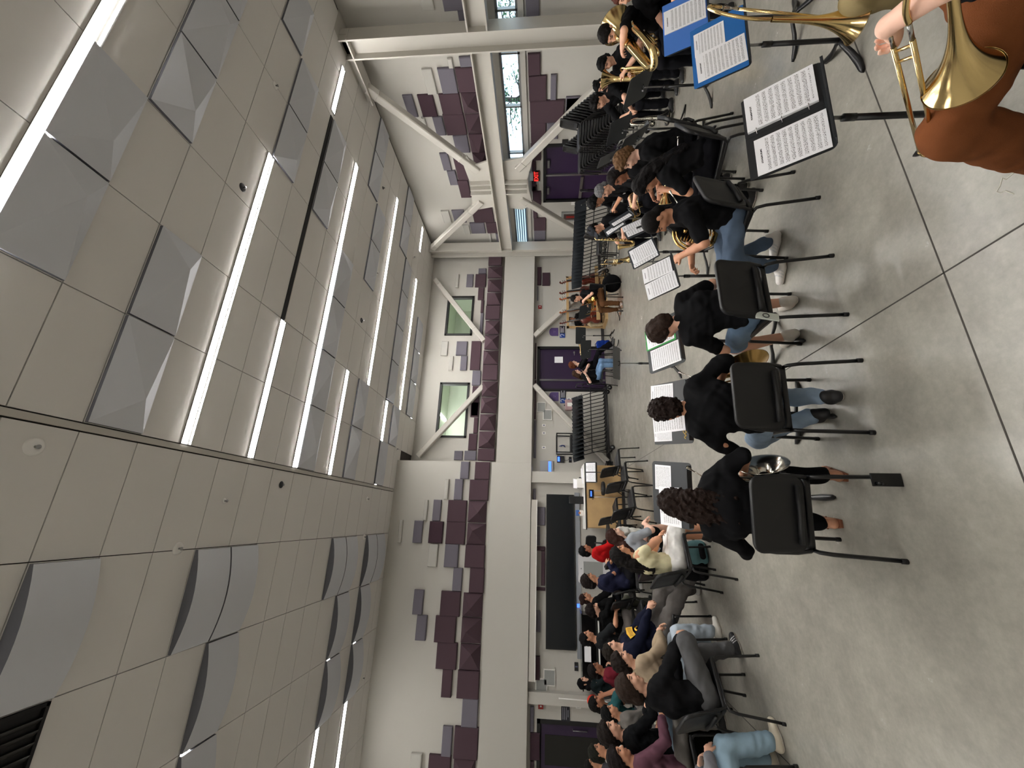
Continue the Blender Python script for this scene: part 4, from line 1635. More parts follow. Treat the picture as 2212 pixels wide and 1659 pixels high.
def person(label, loc, face, *, headpx=None, chairlab=None, lean=8, side=0, twist=0, hp=0, hy=0, hr=0, hands=None, poles=None, curl=(.55, .55), palm=None, feet=None, knees=None, hz=.545, s=1.0,
           shirt=(20, 20, 22), sleeve='short', pants=(22, 22, 26), leg='long', shoes=(30, 30, 32), stripes=None, skin='tan', hair='short', hcol=(22, 18, 16), h=.0085, sh=.175,
           hood=False, extra=None, standing=False, group=None, top2=None, sandals=False, baggy=.012, fat=0.0, cap=None, name='person', glasses=False, mask=None, hseed=1, neckl=None):
    """one figure in its own frame: x right hand, y ahead, z up, origin on the floor under the hips"""
    root = thing(name, label, 'person', (loc[0], loc[1], loc[2] if len(loc) > 2 else 0), -R(face), group)
    root.scale = (s, s, s)
    sd = abs(hash(label)) % 1000 if False else sum(ord(c) for c in label) % 997
    # torso frame
    la, sa = R(lean), R(side)
    up = unit([math.sin(sa), math.sin(la) * math.cos(sa), math.cos(la) * math.cos(sa)])
    rt = unit([math.cos(sa), 0, -math.sin(sa)])
    fw = np.cross(up, rt)
    tw = R(twist)
    rt2 = rt * math.cos(tw) + fw * math.sin(tw)
    fw2 = np.cross(up, rt2)
    H = np.array([0, 0, hz])
    slump = np.array([0, -.015, 0])
    C7 = H + up * .475 + fw2 * .01 + slump
    CH = H + up * .32 + slump
    SHD = {1: H + up * .425 + rt2 * sh + fw2 * .012, -1: H + up * .425 - rt2 * sh + fw2 * .012}
    # head frame
    a, b, c = R(hp), R(hy), R(hr)
    hf = unit([-math.sin(b) * math.cos(a), math.cos(b) * math.cos(a), -math.sin(a)])
    hrt = unit(np.cross(hf, [0, 0, 1]))
    hup = np.cross(hrt, hf)
    hrt, hup = hrt * math.cos(c) + hup * math.sin(c), hup * math.cos(c) - hrt * math.sin(c)
    HC_ = C7 + up * .055 + unit(up + hup * .8) * .125 + hf * .035
    HR = np.stack([hrt, hf, hup], 1)
    hd = lambda x, y, z: HC_ + HR @ np.array([x, y, z])
    # limbs
    hands = hands or {1: (.17, .36, .66), -1: (-.17, .36, .66)}
    feet = feet or {1: (.12, .42), -1: (-.12, .42)}
    poles = poles or {1: (.7, -.35, -.6), -1: (-.7, -.35, -.6)}
    EL, WR, KN, AN = {}, {}, {}, {}
    for q in (1, -1):
        EL[q], WR[q] = ik(SHD[q], hands[q], .285, .25, poles[q])
        ft = feet[q]
        hipj = H + np.array([.085 * q, .0, 0])
        az = ft[2] if len(ft) > 2 else .085
        kp = (knees or {}).get(q, (.12 * q, 1, .9) if not standing else (.05 * q, 1, 0))
        KN[q], AN[q] = ik(hipj, (ft[0], ft[1], az), .43, .42, kp)
    pts = [H, C7, HC_, *EL.values(), *WR.values(), *KN.values(), *AN.values()]
    lo, hi = np.min(pts, 0) - .3, np.max(pts, 0) + .3
    lo[2] = max(lo[2], -.02)
    sw = (rt2, 1.42 + fat * 2)
    Fb = Field(lo, hi, h)

    def torso(F, e, hip=True):
        if hip:
            F.cap(H + up * -.01, H + up * .06, .118 + e + fat, .112 + e + fat, .03, (rt, 1.38))
        F.cap(H + up * .06, CH, .105 + e + fat * 1.4, .112 + e + fat, .05, sw)
        F.cap(CH, H + up * .40 + slump, .112 + e + fat, .088 + e, .05, (rt2, 1.5))
        F.cap(SHD[1] - rt2 * .045, SHD[-1] + rt2 * .045, .062 + e * .7, .062 + e * .7, .05)
        for q in (1, -1):
            F.cap(C7 - up * .005 + rt2 * .03 * q, SHD[q] + up * .012, .045 + e * .6, .05 + e * .6, .04)
    torso(Fb, -.012)
    Fb.cap(C7 - up * .03, hd(0, -.015, -.06), .054, .05, .03)
    Fb.cap(C7 + fw2 * .03, hd(0, .005, -.07), .045, .042, .03)
    # head
    Fb.ell(hd(0, -.012, .028), (.073, .094, .088), HR, .012)
    Fb.ell(hd(0, .022, -.035), (.058, .068, .076), HR, .025)
    Fb.ell(hd(0, .062, -.094), (.026, .022, .02), HR, .02)
    for q in (1, -1):
        Fb.ell(hd(.037 * q, .058, -.028), (.024, .024, .024), HR, .02)
        Fb.ell(hd(.076 * q, -.006, -.012), (.010, .02, .03), HR, .008)
        Fb.ell(hd(.05 * q, .0, -.06), (.018, .03, .03), HR, .02)
    Fb.cap(hd(-.034, .077, .024), hd(.034, .077, .024), .011, .011, .012)
    Fb.cap(hd(0, .086, .008), hd(0, .104, -.026), .0075, .0125, .01)
    Fb.cap(hd(-.014, .092, -.03), hd(.014, .092, -.03), .0085, .0085, .008)
    Fb.cap(hd(-.018, .083, -.064), hd(.018, .083, -.064), .0085, .0085, .008)
    for q in (1, -1):
        Fb.cap(SHD[q], EL[q], .049 + fat * .3, .040, .03)
        Fb.cap(EL[q], EL[q] + (WR[q] - EL[q]) * .35, .041, .04, .012)
        Fb.cap(EL[q] + (WR[q] - EL[q]) * .3, WR[q], .041, .027, .012)
        pn = (palm or {}).get(q, (-q * .75, .0, -.65))
        hdv = unit(WR[q] - EL[q])
        if palm and ('d', q) in palm:
            hdv = unit(palm[('d', q)])
        hand(Fb, WR[q], hdv, pn, q, curl[0 if q == 1 else 1])
        hipj = H + np.array([.085 * q, 0, 0])
        Fb.cap(hipj, KN[q], .082 + fat * .5, .056, .03)
        Fb.cap(KN[q], KN[q] + (AN[q] - KN[q]) * .35, .055, .055, .02)
        Fb.cap(KN[q] + (AN[q] - KN[q]) * .35, AN[q], .055, .036, .02)
        fd = unit([(AN[q] - KN[q])[0] * .15 + .12 * q, 1, 0]) if not (feet and len(feet[q]) > 3) else unit([math.sin(R(feet[q][3])), math.cos(R(feet[q][3])), -.35 if feet[q][2] > .12 else 0])
        FD[q] = fd
        sole = AN[q] - np.array([0, 0, .05])
        Fb.cap(sole + fd * -.03, sole + fd * (.13 if sandals else .1), .034 if sandals else .026, .03 if sandals else .022, .02, (np.cross(fd, [0, 0, 1]), 1.15))
        if sandals:
            for i in range(5):
                la2 = np.cross(fd, [0, 0, 1]) * (i - 2) * .017 * q
                Fb.cap(sole + fd * .14 + la2 - np.array([0, 0, .012]), sole + fd * (.185 - abs(i - 1) * .008) + la2 - np.array([0, 0, .018]), .011, .010, .005)
    sk = skinm(SK.get(skin, skin))
    hm = hairm(hcol)
    lipm = mat('lips', tuple(int(v * .78) if i else int(v * .9) for i, v in enumerate(SK.get(skin, skin))), .5)
    eyem = mat('eyes', (24, 18, 16), .3)

    def reg(cn):
        q = (cn - HC_) @ HR
        r_ = np.zeros(len(cn))
        x, y, z = np.abs(q[:, 0]), q[:, 1], q[:, 2]
        fr_ = (y > .05)
        r_[fr_ & (((x - .031) / .014) ** 2 + ((z - .004) / .0058) ** 2 < 1)] = 1
        r_[fr_ & (x > .012) & (x < .052) & (np.abs(z - .027 + (x - .03) * .1) < .0042)] = 2
        r_[fr_ & (((x) / .026) ** 2 + ((z + .064) / .009) ** 2 < 1) & (y > .072)] = 3
        return r_
    field_obj('body', Fb, [sk, eyem, hm, lipm], root, reg)
    # shirt
    if shirt is not None:
        e = .012 if sleeve == 'short' else .02
        if sleeve == 'none':
            e = .006
        Fs = Field(lo, hi, h)
        torso(Fs, e - .004, False)
        Fs.cap(H + up * .05, H + up * .1, .112 + e + fat, .11 + e + fat, .03, (rt, 1.38))
        for q in (1, -1):
            if sleeve == 'long':
                Fs.cap(SHD[q], EL[q], .064 + fat * .3, .056, .03)
                Fs.cap(EL[q], EL[q] + (WR[q] - EL[q]) * .45, .057, .055, .02)
                Fs.cap(EL[q] + (WR[q] - EL[q]) * .4, WR[q] - unit(WR[q] - EL[q]) * .005, .056, .038, .02)
            elif sleeve == 'half':
                Fs.cap(SHD[q], EL[q], .066, .056, .03)
                Fs.cap(EL[q], EL[q] + (WR[q] - EL[q]) * .2, .055, .052, .02)
            elif sleeve == 'short':
                Fs.cap(SHD[q], SHD[q] + (EL[q] - SHD[q]) * .78, .066 + fat * .3, .063, .03)
            else:
                Fs.cap(SHD[q], SHD[q] + (EL[q] - SHD[q]) * .3, .058, .058, .02)
        if hood:
            Fs.cap(C7 - fw2 * .05 + rt2 * .07, C7 - fw2 * .05 - rt2 * .07, .045, .045, .03)
            Fs.cap(C7 - fw2 * .03 + rt2 * .07, C7 + fw2 * .08 - up * .04 + rt2 * .03, .026, .022, .02)
            Fs.cap(C7 - fw2 * .03 - rt2 * .07, C7 + fw2 * .08 - up * .04 - rt2 * .03, .026, .022, .02)
        else:
            for q in (1, -1):
                Fs.cap(C7 - fw2 * .03 + up * .03, C7 + fw2 * .055 + rt2 * .05 * q - up * .01, .03, .018, .02)
        Fs.noise(.008, 26, sd)
        Fs.noise(.004, 62, sd + 5)
        Fs.carve(H + up * (-.03), -up * 1.0, None, None) if False else None
        sm = shirt if not isinstance(shirt, tuple) else cloth(shirt)
        so = field_obj('shirt' if sleeve != 'long' else 'sweater', Fs, [sm], root)
        if top2:
            t2 = top2(H, up, rt2, fw2, C7, so)
    # trousers
    if pants is not None:
        Fp = Field(lo, hi, h)
        e = baggy
        Fp.cap(H + up * -.015, H + up * .05, .122 + fat, .112 + fat, .03, (rt, 1.38))
        Fp.cap(H + np.array([0, .05, .0]), H + np.array([0, .1, .0]), .085, .07, .05, (rt, 1.5))
        for q in (1, -1):
            hipj = H + np.array([.085 * q, 0, 0])
            if leg == 'long':
                Fp.cap(hipj, KN[q], .086 + e + fat * .5, .062 + e, .03)
                Fp.cap(KN[q], AN[q] + (KN[q] - AN[q]) * .1, .067 + e, .048 + e * .9, .02)
            elif leg == 'short':
                Fp.cap(hipj, hipj + (KN[q] - hipj) * .86, .092 + e + fat * .5, .078 + e, .03)
        Fp.noise(.007, 26, sd + 1)
        Fp.noise(.003, 64, sd + 2)
        field_obj('trousers' if leg == 'long' else 'shorts', Fp, [pants if not isinstance(pants, tuple) else cloth(pants)], root)
    # shoes
    for q in (1, -1):
        fd = FD[q]
        lat = np.cross(fd, [0, 0, 1])
        A_ = AN[q]
        fup = np.cross(lat, fd)
        if sandals:
            m = MB()
            m.use(mat('sandal_tan', (128, 78, 54), .6))
            pr_ = [(-.075, .028), (-.03, .034), (.06, .04), (.14, .046), (.19, .03), (.2, .0)]
            o_ = A_ - fup * .085
            L_ = [o_ + fd * a_ + lat * w_ for a_, w_ in pr_] + [o_ + fd * a_ - lat * w_ for a_, w_ in reversed(pr_)]
            n = len(L_)
            m.add([tuple(p) for p in L_] + [tuple(p + fup * .016) for p in L_], [tuple(range(n)), tuple(range(2 * n - 1, n - 1, -1))] + [(i, (i + 1) % n, n + (i + 1) % n, n + i) for i in range(n)])
            m.tube([tuple(o_ + fd * .07 + lat * .042 + fup * .01), tuple(o_ + fd * .09 + fup * .058), tuple(o_ + fd * .07 - lat * .042 + fup * .01)], .009, 6)
            m.build('sandal', root)
            continue
        if shoes is None:
            continue
        l3 = A_ - .3
        Fh = Field(np.minimum(A_, A_ + fd * .2) - .12, np.maximum(A_, A_ + fd * .2) + .14, min(h, .007))
        o_ = A_ - fup * .047
        Fh.cap(o_ - fd * .04, o_ + fd * .03, .042, .043, .02)
        Fh.cap(o_ + fd * .02 - fup * .004, o_ + fd * .135 - fup * .010, .042, .032, .03, (lat, 1.22))
        Fh.cap(A_ - fup * .02 - fd * .012, A_ + fup * .012 - fd * .012, .044, .044, .02)
        Fh.carve(A_ - fup * .085, -fup)
        scol = shoes
        SM = [mat('shoe_%d_%d_%d' % scol, scol, .5), mat('shoe_sole', (226, 222, 214) if sum(scol) > 300 or stripes is None else (40, 36, 34), .6), mat('shoe_stripe', stripes or (200, 200, 200), .6)]

        def rs(cn):
            d = cn - A_
            z = d @ fup
            y = d @ fd
            r_ = np.where(z < -.066, 1, 0)
            if stripes:
                g_ = y + z * .6
                r_ = np.where((z > -.062) & (z < -.015) & (np.abs((g_ - .02) % .024) < .010) & (g_ > .018) & (g_ < .09), 2, r_)
            return r_
        field_obj('shoe', Fh, SM, root, rs)
    # hair
    if hair:
        Fh = Field(HC_ - .36, HC_ + .22, min(h, .007))
        fA = unit([0, .72, -.69])
        cutA = (hd(0, .077, .052), HR @ fA)
        fB = unit([0, -.35, -1])
        cutB = (hd(0, -.0, -.05), HR @ fB)
        th = {'buzz': .006, 'short': .014, 'mop': .026, 'curly': .022, 'long': .014, 'fluffy': .036, 'bun': .008, 'bob': .02, 'longcurly': .026, 'scarf': .014, 'side': .02}.get(hair, .014)
        rad = (.073 + th * .9, .094 + th * .85, .088 + th)
        Fh.ell(hd(0, -.014, .03), rad, HR, .01, [cutA] + ([cutB] if hair not in ('long', 'longcurly', 'scarf', 'bob') else []))
        if hair in ('mop', 'side', 'fluffy', 'curly'):
            Fh.cap(hd(-.045, .06, .075), hd(.05, .065, .07), .026, .022, .02)
            Fh.cap(hd(-.03, .02, .105), hd(.03, .02, .105), .028, .028, .02)
        if hair in ('mop', 'fluffy'):
            for q in (1, -1):
                Fh.cap(hd(.072 * q, -.0, .03), hd(.076 * q, -.02, -.03), .022, .016, .02)
            Fh.cap(hd(.03, -.09, -.02), hd(-.03, -.09, -.02), .03, .03, .02)
        if hair == 'fluffy':
            Fh.cap(hd(.05, -.08, -.05), hd(-.05, -.08, -.05), .045, .045, .03)
        if hair in ('long', 'longcurly', 'bob'):
            Lh = {'long': .33, 'longcurly': .2, 'bob': .1}[hair]
            bk = -up * Lh
            for q in (1, 0, -1):
                t0 = hd(.055 * q, -.07, -.02)
                t1 = hd(.06 * q, -.09, -.09)
                Fh.cap(t0, t1, .05, .05, .03)
                e1 = C7 + rt2 * .062 * q - fw2 * .075 + up * .02
                e2 = C7 + rt2 * .07 * q - fw2 * .125 + bk * .9
                Fh.cap(t1, e1, .05, .052, .03)
                Fh.cap(e1, e2, .052, .022, .03)
            for q in (1, -1):
                Fh.cap(hd(.07 * q, .0, .02), hd(.078 * q, -.015, -.09), .022, .026, .02)
        if hair == 'scarf':
            for q in (1, -1):
                Fh.cap(hd(.066 * q, .02, .02), hd(.055 * q, .03, -.1), .022, .024, .02)
            Fh.cap(hd(.04, .03, -.13), hd(-.04, .03, -.13), .035, .035, .03)
            Fh.cap(hd(.05, -.06, -.1), hd(-.05, -.06, -.1), .06, .06, .03)
            Fh.cap(C7 + rt2 * .1, C7 - rt2 * .1, .055, .055, .04)
        if hair not in ('long', 'longcurly', 'scarf', 'bob'):
            Fh.cap(hd(.032, -.075, -.045), hd(-.032, -.075, -.045), .034 + th * .5, .034 + th * .5, .03)
            Fh.cap(hd(.025, -.06, -.085), hd(-.025, -.06, -.085), .024 + th * .3, .024 + th * .3, .03)
        if hair == 'bun':
            Fh.ell(hd(0, -.105, .06), (.04, .035, .04), HR, .01)
        if hair in ('curly', 'longcurly'):
            Fh.noise(.0075, 130, sd + 3, 6)
            Fh.noise(.004, 260, sd + 4, 5)
        elif hair == 'scarf':
            Fh.noise(.003, 50, sd)
        elif hair != 'buzz':
            Fh.noise(.0035, 120, sd + 3, 6)
            Fh.noise(.0018, 330, sd + 8, 6)
        ho = field_obj('hair' if hair != 'scarf' else 'head_scarf', Fh, [hm if hair != 'scarf' else cloth(hcol)], root)
    if cap:
        Fc = Field(HC_ - .2, HC_ + .24, min(h, .007))
        Fc.ell(hd(0, -.012, .04), (.088, .108, .092), HR, .01, [(hd(0, .0, .04), HR @ np.array([0, -.15, -1]))])
        Fc.ell(hd(0, .12, .045), (.07, .075, .012), HR, .008)
        field_obj('cap', Fc, [cloth(cap)], root)
    if glasses:
        m = MB()
        m.use(BLACKM)
        for q in (1, -1):
            m.tube([tuple(hd(.033 * q + .024 * math.cos(t), .098, .004 + .018 * math.sin(t))) for t in [2 * PI * i / 12 for i in range(12)]], .002, 5, closed=True)
            m.tube([tuple(hd(.057 * q, .098, .008)), tuple(hd(.08 * q, .0, .0))], .002, 5)
        m.tube([tuple(hd(-.009, .1, .006)), tuple(hd(.009, .1, .006))], .002, 5)
        m.build('glasses', root)
    if headpx is not None:
        q = V(HC_) * s
        q.rotate(root.rotation_euler)
        tgt = atz(headpx[0], headpx[1], q.z)
        root.location = (tgt.x - q.x, tgt.y - q.y, 0)
    if chairlab:
        d_ = V((math.sin(R(face)), math.cos(R(face)), 0)) * .085
        chair(root.location.x + d_.x, root.location.y + d_.y, face, chairlab, 'occupied chairs')
    J = dict(H=H, C7=C7, HC=HC_, HR=HR, EL=EL, WR=WR, KN=KN, AN=AN, up=up, rt=rt2, fw=fw2, root=root, sh=SHD)
    return J


FD = {}


def world(J, p):
    r_ = J['root']
    v = V(p) * r_.scale.x
    v.rotate(r_.rotation_euler)
    return v + r_.location


def local(root_xy, face, p):
    """room point to a figure's own frame"""
    d = V((p[0] - root_xy[0], p[1] - root_xy[1], p[2]))
    d.rotate(Quaternion((0, 0, 1), R(face)))
    return (d.x, d.y, d.z)
# ---------------------------------------------------------------- instruments
def orient(pos, axis, up=(0, 0, 1)):
    """matrix with local z along axis, local x near 'up' projected"""
    z = V(axis).normalized()
    x = V(up) - z * V(up).dot(z)
    x = x.normalized() if x.length > 1e-4 else z.orthogonal().normalized()
    y = z.cross(x)
    return MX(((x.x, y.x, z.x, pos[0]), (x.y, y.y, z.y, pos[1]), (x.z, y.z, z.z, pos[2]), (0, 0, 0, 1)))


def flare(R0, R1, L, n=14, p=3.2):
    return [(R0 + (R1 - R0) * (i / n) ** p, L * i / n) for i in range(n + 1)]


def bell(m, mt, prof, n=36):
    m.use(mt).lathe(prof, n=n)
    r_, h_ = prof[-1]
    m.lathe([(r_ + .003, h_), (r_ + .003, h_ + .003), (r_ - .001, h_ + .003)], n=n)
    m.lathe([(max(a - .0022, .002), b + .0015) for a, b in prof], n=n)


def french_horn(M_, label, mt=BRASSD):
    """local: bell mouth at origin looking along +z, body coil in the xz plane beside it"""
    t = thing('french_horn', label, 'french horn')
    t.matrix_world = M_
    m = MB()
    prof = [(r_, z - .30) for r_, z in flare(.022, .155, .30, 18, 3.4)]
    bell(m, mt, prof, 40)
    m.build('bell', t)
    c = V((.17, 0, -.24))
    m = MB()
    m.use(mt)
    Y_ = V((0, 1, 0))
    for i, (rr, tr, yo) in enumerate(((.17, .016, 0), (.15, .010, .025), (.135, .008, -.02))):
        m.tube(arc(c + Y_ * yo, rr, PI * 1.0, -PI * .85, 28, V((1, 0, 0)), V((0, 0, 1))), [tr * (1 - .3 * k / 28) for k in range(29)], 8)
    m.tube([(0, 0, -.3), (.005, 0, -.33), c + V((-.15, 0, -.06))], [.022, .02, .017], 10)
    m.build('main_coil', t)
    m = MB()
    m.use(mt)
    for k in range(4):
        x = c.x - .075 + .05 * k
        m.cyl((x, -.03, c.z - .02), (x, .05, c.z - .02), .017, 12)
        m.tube([(x - .015, .0, c.z - .03), (x - .015, .0, c.z - .1), (x + .015, 0, c.z - .1), (x + .015, 0, c.z - .03)], .006, 6)
        m.tube([(x - .015, .02, c.z + .0), (x - .015, .02, c.z + .09), (x + .015, .02, c.z + .09), (x + .015, .02, c.z)], .006, 6)
    m.build('valves_and_slides', t)
    m = MB()
    m.use(SILVER).tube([c + V((.12, .02, .12)), c + V((.2, .03, .2)), c + V((.26, .03, .26))], [.006, .005, .004], 8)
    m.lathe([(.004, 0), (.006, .03), (.011, .06), (.009, .064)], c + V((.26, .03, .26)), (.7, 0, .7), 10)
    m.build('mouthpipe', t)
    return t


def trumpet(M_, label, mt=BRASS):
    """local: bell looks along +z, length .48 behind it"""
    t = thing('trumpet', label, 'trumpet')
    t.matrix_world = M_
    m = MB()
    bell(m, mt, [(r_, z - .36) for r_, z in flare(.006, .062, .36, 16, 4)], 28)
    m.build('bell', t)
    m = MB()
    m.use(mt).tube([(0, 0, -.36), (-.0, 0, -.4), (-.06, 0, -.42), (-.1, 0, -.4), (-.1, 0, -.3), (-.1, 0, -.12), (-.09, 0, -.09), (-.05, 0, -.08), (-.02, 0, -.1)], .006, 8)
    m.tube([(-.1, .018, -.12), (-.1, .018, -.48)], .0055, 8)
    m.build('tubing', t)
    m = MB()
    m.use(mt)
    for k in range(3):
        m.cyl((-.16, .012, -.2 - .028 * k), (.02, .012, -.2 - .028 * k), .011, 12)
        m.use(SILVER).cyl((.02, .012, -.2 - .028 * k), (.045, .012, -.2 - .028 * k), .007, 8)
        m.use(mt)
    m.build('valves', t)
    m = MB()
    m.use(SILVER).lathe([(.004, -.56), (.006, -.52), (.006, -.48)], (-.1, .018, 0), n=10).lathe([(.013, -.575), (.011, -.56), (.005, -.555)], (-.1, .018, 0), n=12)
    m.build('mouthpiece', t)
    return t


def tuba(M_, label, s=1.0, mt=BRASS):
    """local: z up along the bell axis, bow at the bottom"""
    t = thing('tuba', label, 'tuba')
    t.matrix_world = M_ @ MX.Scale(s, 4)
    m = MB()
    bell(m, mt, [(r_, z + .2) for r_, z in flare(.055, .185, .40, 16, 3.0)], 40)
    m.build('bell', t)
    m = MB()
    m.use(mt)
    m.tube(bez([(0, 0, .2), (0, 0, -.1), (.02, 0, -.28), (.1, 0, -.36), (.19, 0, -.3), (.21, 0, -.1), (.2, 0, .12)], 6), [.055, .054, .052, .05, .048, .046, .046, .045, .044, .044, .043, .042, .042, .041, .04, .04, .039, .038, .038, .037, .036, .036, .035, .034, .034, .033, .032, .031, .03, .03, .03, .03, .03, .03, .03, .03, .03], 12)
    m.build('bottom_bow', t)
    m = MB()
    m.use(mt)
    m.tube(bez([(.2, 0, .12), (.2, .02, .2), (.15, .05, .24), (.1, .06, .18), (.1, .06, -.15), (.13, .06, -.22), (.17, .06, -.15), (.17, .05, .05)], 5), .017, 10)
    m.tube(bez([(.17, .05, .05), (.14, .07, .12), (.07, .1, .12), (.05, .1, .0), (.05, .1, -.2), (.08, .1, -.25), (.11, .1, -.2), (.11, .1, .05)], 5), .012, 10)
    m.tube(bez([(.11, .1, .05), (.06, .13, .15), (-.04, .14, .2), (-.1, .16, .22)], 5), .008, 8)
    m.use(SILVER).lathe([(.006, 0), (.008, .04), (.019, .07), (.017, .074)], (-.1, .16, .22), (-.8, .3, .3), 12)
    m.build('branch_tubing', t)
    for k in range(4):
        m = MB()
        m.use(mt).cyl((.03 + .035 * k, .1, -.12), (.03 + .035 * k, .1, .06), .016, 12)
        m.use(SILVER).cyl((.03 + .035 * k, .1, .06), (.03 + .035 * k, .1, .095), .005, 8).cyl((.03 + .035 * k, .1, .095), (.03 + .035 * k, .1, .1), .011, 10)
        m.use(mt).tube([(.02 + .035 * k, .12, .03), (.02 + .035 * k, .16, .0), (.02 + .035 * k, .16, -.1), (.035 + .035 * k, .12, -.11)], .006, 6)
        m.build('valve', t)
    return t


def sax(M_, label, mt=BRASS, s=1.0):
    t = thing('saxophone', label, 'saxophone')
    t.matrix_world = M_ @ MX.Scale(s, 4)
    m = MB()
    m.use(mt).tube(bez([(0, 0, .32), (0, 0, 0), (0, 0, -.3), (.03, 0, -.36), (.08, 0, -.36), (.11, 0, -.3)], 5), [.012 + .0009 * i for i in range(26)], 12)
    m.build('body_tube', t)
    m = MB()
    M2 = orient((.11, 0, -.3), (.2, 0, 1))
    b_ = MB()
    bell(b_, mt, flare(.034, .062, .22, 12, 3), 28)
    b_.v = [tuple(M2 @ V(p)) for p in b_.v]
    b_.build('bell', t)
    m.use(mt).tube(bez([(0, 0, .32), (0, 0, .36), (-.04, 0, .39), (-.1, 0, .37)], 5), .011, 10)
    m.use(BLACK).cyl((-.09, 0, .372), (-.16, 0, .35), .012, 10, .008)
    m.build('neck', t)
    m = MB()
    m.use(mt)
    for k in range(9):
        m.cyl((0, .02, .24 - k * .06), (0, .036, .24 - k * .06), .013 + .001 * k, 12)
    m.tube([(.02, .03, .26), (.02, .03, -.28)], .003, 6).tube([(-.02, .03, .2), (-.02, .03, -.28)], .003, 6)
    m.build('keys', t)
    return t


def flute(a, b, label, name='flute', mt=SILVER, r=.0095):
    a, b = V(a), V(b)
    t = thing(name, label, name.replace('_', ' '))
    t.matrix_world = orient(a, b - a)
    L = (b - a).length
    m = MB()
    m.use(mt).cyl((0, 0, 0), (0, 0, L), r, 12)
    m.build('tube', t)
    m = MB()
    m.use(SILVER)
    for k in range(9):
        z = L * (.35 + .065 * k)
        m.cyl((r * .6, 0, z), (r * 1.8, 0, z), r * .8, 10)
    m.tube([(r * 1.2, r, L * .33), (r * 1.2, r, L * .95)], .002, 6)
    m.build('keys', t)
    return t


def clarinet(a, b, label):
    t = flute(a, b, label, 'clarinet', BLACKP, .013)
    L = (V(b) - V(a)).length
    m = MB()
    bell(m, BLACKP, [(.013, L), (.016, L + .03), (.03, L + .07)], 20)
    m.build('bell', t)
    return t


def violin(M_, label, s=1.0, name='double_bass', mt=DWOOD):
    """local: z up along the neck, y out of the belly"""
    t = thing(name, label, name.replace('_', ' '))
    t.matrix_world = M_ @ MX.Scale(s, 4)
    half = [(0, -.36), (.12, -.355), (.2, -.3), (.22, -.22), (.2, -.13), (.135, -.06), (.125, -.0), (.15, .06), (.17, .13), (.15, .2), (.09, .25), (.035, .28), (0, .285)]
    out = half + [(-x, z) for x, z in reversed(half[1:-1])]
    m = MB()
    m.use(mt)
    n = len(out)
    vs = [(x, -.07, z) for x, z in out] + [(x, .05, z) for x, z in out] + [(0, -.1, 0), (0, .08, 0)] + [(x * .85, .07, z * .88) for x, z in out]
    fs = [(i, (i + 1) % n, n + (i + 1) % n, n + i) for i in range(n)]
    fs += [((i + 1) % n, i, 2 * n) for i in range(n)]
    o = 2 * n + 2
    fs += [(n + i, n + (i + 1) % n, o + (i + 1) % n, o + i) for i in range(n)] + [(o + i, o + (i + 1) % n, 2 * n + 1) for i in range(n)]
    m.add(vs, fs, True)
    m.build('body', t)
    m = MB()
    m.use(mat('maple_neck', (150, 92, 52), .4)).bb((-.02, .02, .25), (.02, .05, .72))
    m.use(mt).tube(bez([(0, .03, .72), (0, .0, .82), (0, -.01, .88), (0, .03, .92), (0, .05, .89)], 4), [.026, .026, .025, .025, .024, .024, .023, .022, .022, .022, .022, .023, .024, .026, .026, .024, .02], 8)
    for k in range(4):
        s_ = 1 if k % 2 else -1
        m.use(BLACKP).cyl((0, .02, .75 + .03 * k), (.07 * s_, .02, .755 + .03 * k), .006, 6).ball((.075 * s_, .02, .757 + .03 * k), (.006, .014, .014), 8)
    m.build('neck_and_scroll', t)
    m = MB()
    m.use(BLACKP).bb((-.018, .05, .12), (.018, .085, .7)).bb((-.03, .075, -.3), (.03, .09, -.12))
    m.use(WOOD).bb((-.05, .07, -.06), (.05, .115, -.05))
    m.use(GREYM)
    for k in range(4):
        m.tube([(-.015 + .01 * k, .09, -.14), (-.02 + .013 * k, .118, -.055), (-.01 + .007 * k, .09, .7)], .0014, 4)
    m.build('fingerboard_and_strings', t)
    m = MB()
    m.use(BLACKM).cyl((0, -.01, -.36), (0, -.01, -.46), .007, 8)
    m.build('end_pin', t)
    return t
# ---------------------------------------------------------------- the players and the audience
BLK = (20, 20, 22)
HCH = 'chair under the '
# front row of horns, seen from behind
JA = person('person with long curly dark hair seen from behind, bare feet in sandals', (.11, 2.755), 10, headpx=None, lean=17, hp=28, hy=-4, s=.95, hz=.56, hair='longcurly', hcol=(44, 30, 26), skin='tan', sandals=True, sleeve='half', h=.0075,
            hands={1: (.22, .25, .68), -1: (-.13, .33, .84)}, feet={1: (.22, .26), -1: (-.13, .36)}, pants=(18, 18, 20), sh=.165)
chair(.125, 2.84, 10, 'chair nearest the phone, under the long curly-haired player', 'occupied chairs')
JB = person('person with short curly hair and black shirt seen from behind', (.80, 2.775), 6, lean=15, hp=22, s=.96, hz=.555, hair='curly', hcol=(40, 28, 24), skin='tan', h=.0075, hands={1: (.2, .26, .74), -1: (-.16, .3, .8)},
            feet={1: (.08, .05), -1: (-.03, .2)}, pants=(150, 170, 192), knees={1: (.2, 1, .8), -1: (-.6, 1, .8)}, sleeve='half')
chair(.843, 2.85, 6, 'chair under the short curly-haired horn player', 'occupied chairs')
JC = person('person with brown hair in jean shorts, phone in pocket, seen from behind', (1.60, 2.755), 2, lean=24, side=-6, hp=42, hy=26, s=.96, hz=.555, hair='mop', hcol=(58, 42, 34), skin='light', h=.0075,
            hands={1: (.1, .36, .72), -1: (-.12, .38, .74)}, feet={1: (.16, .3), -1: (-.13, .36)}, pants=(112, 136, 164), leg='short', shoes=(206, 200, 190), knees={1: (.1, 1, .9), -1: (-.5, 1, .9)})
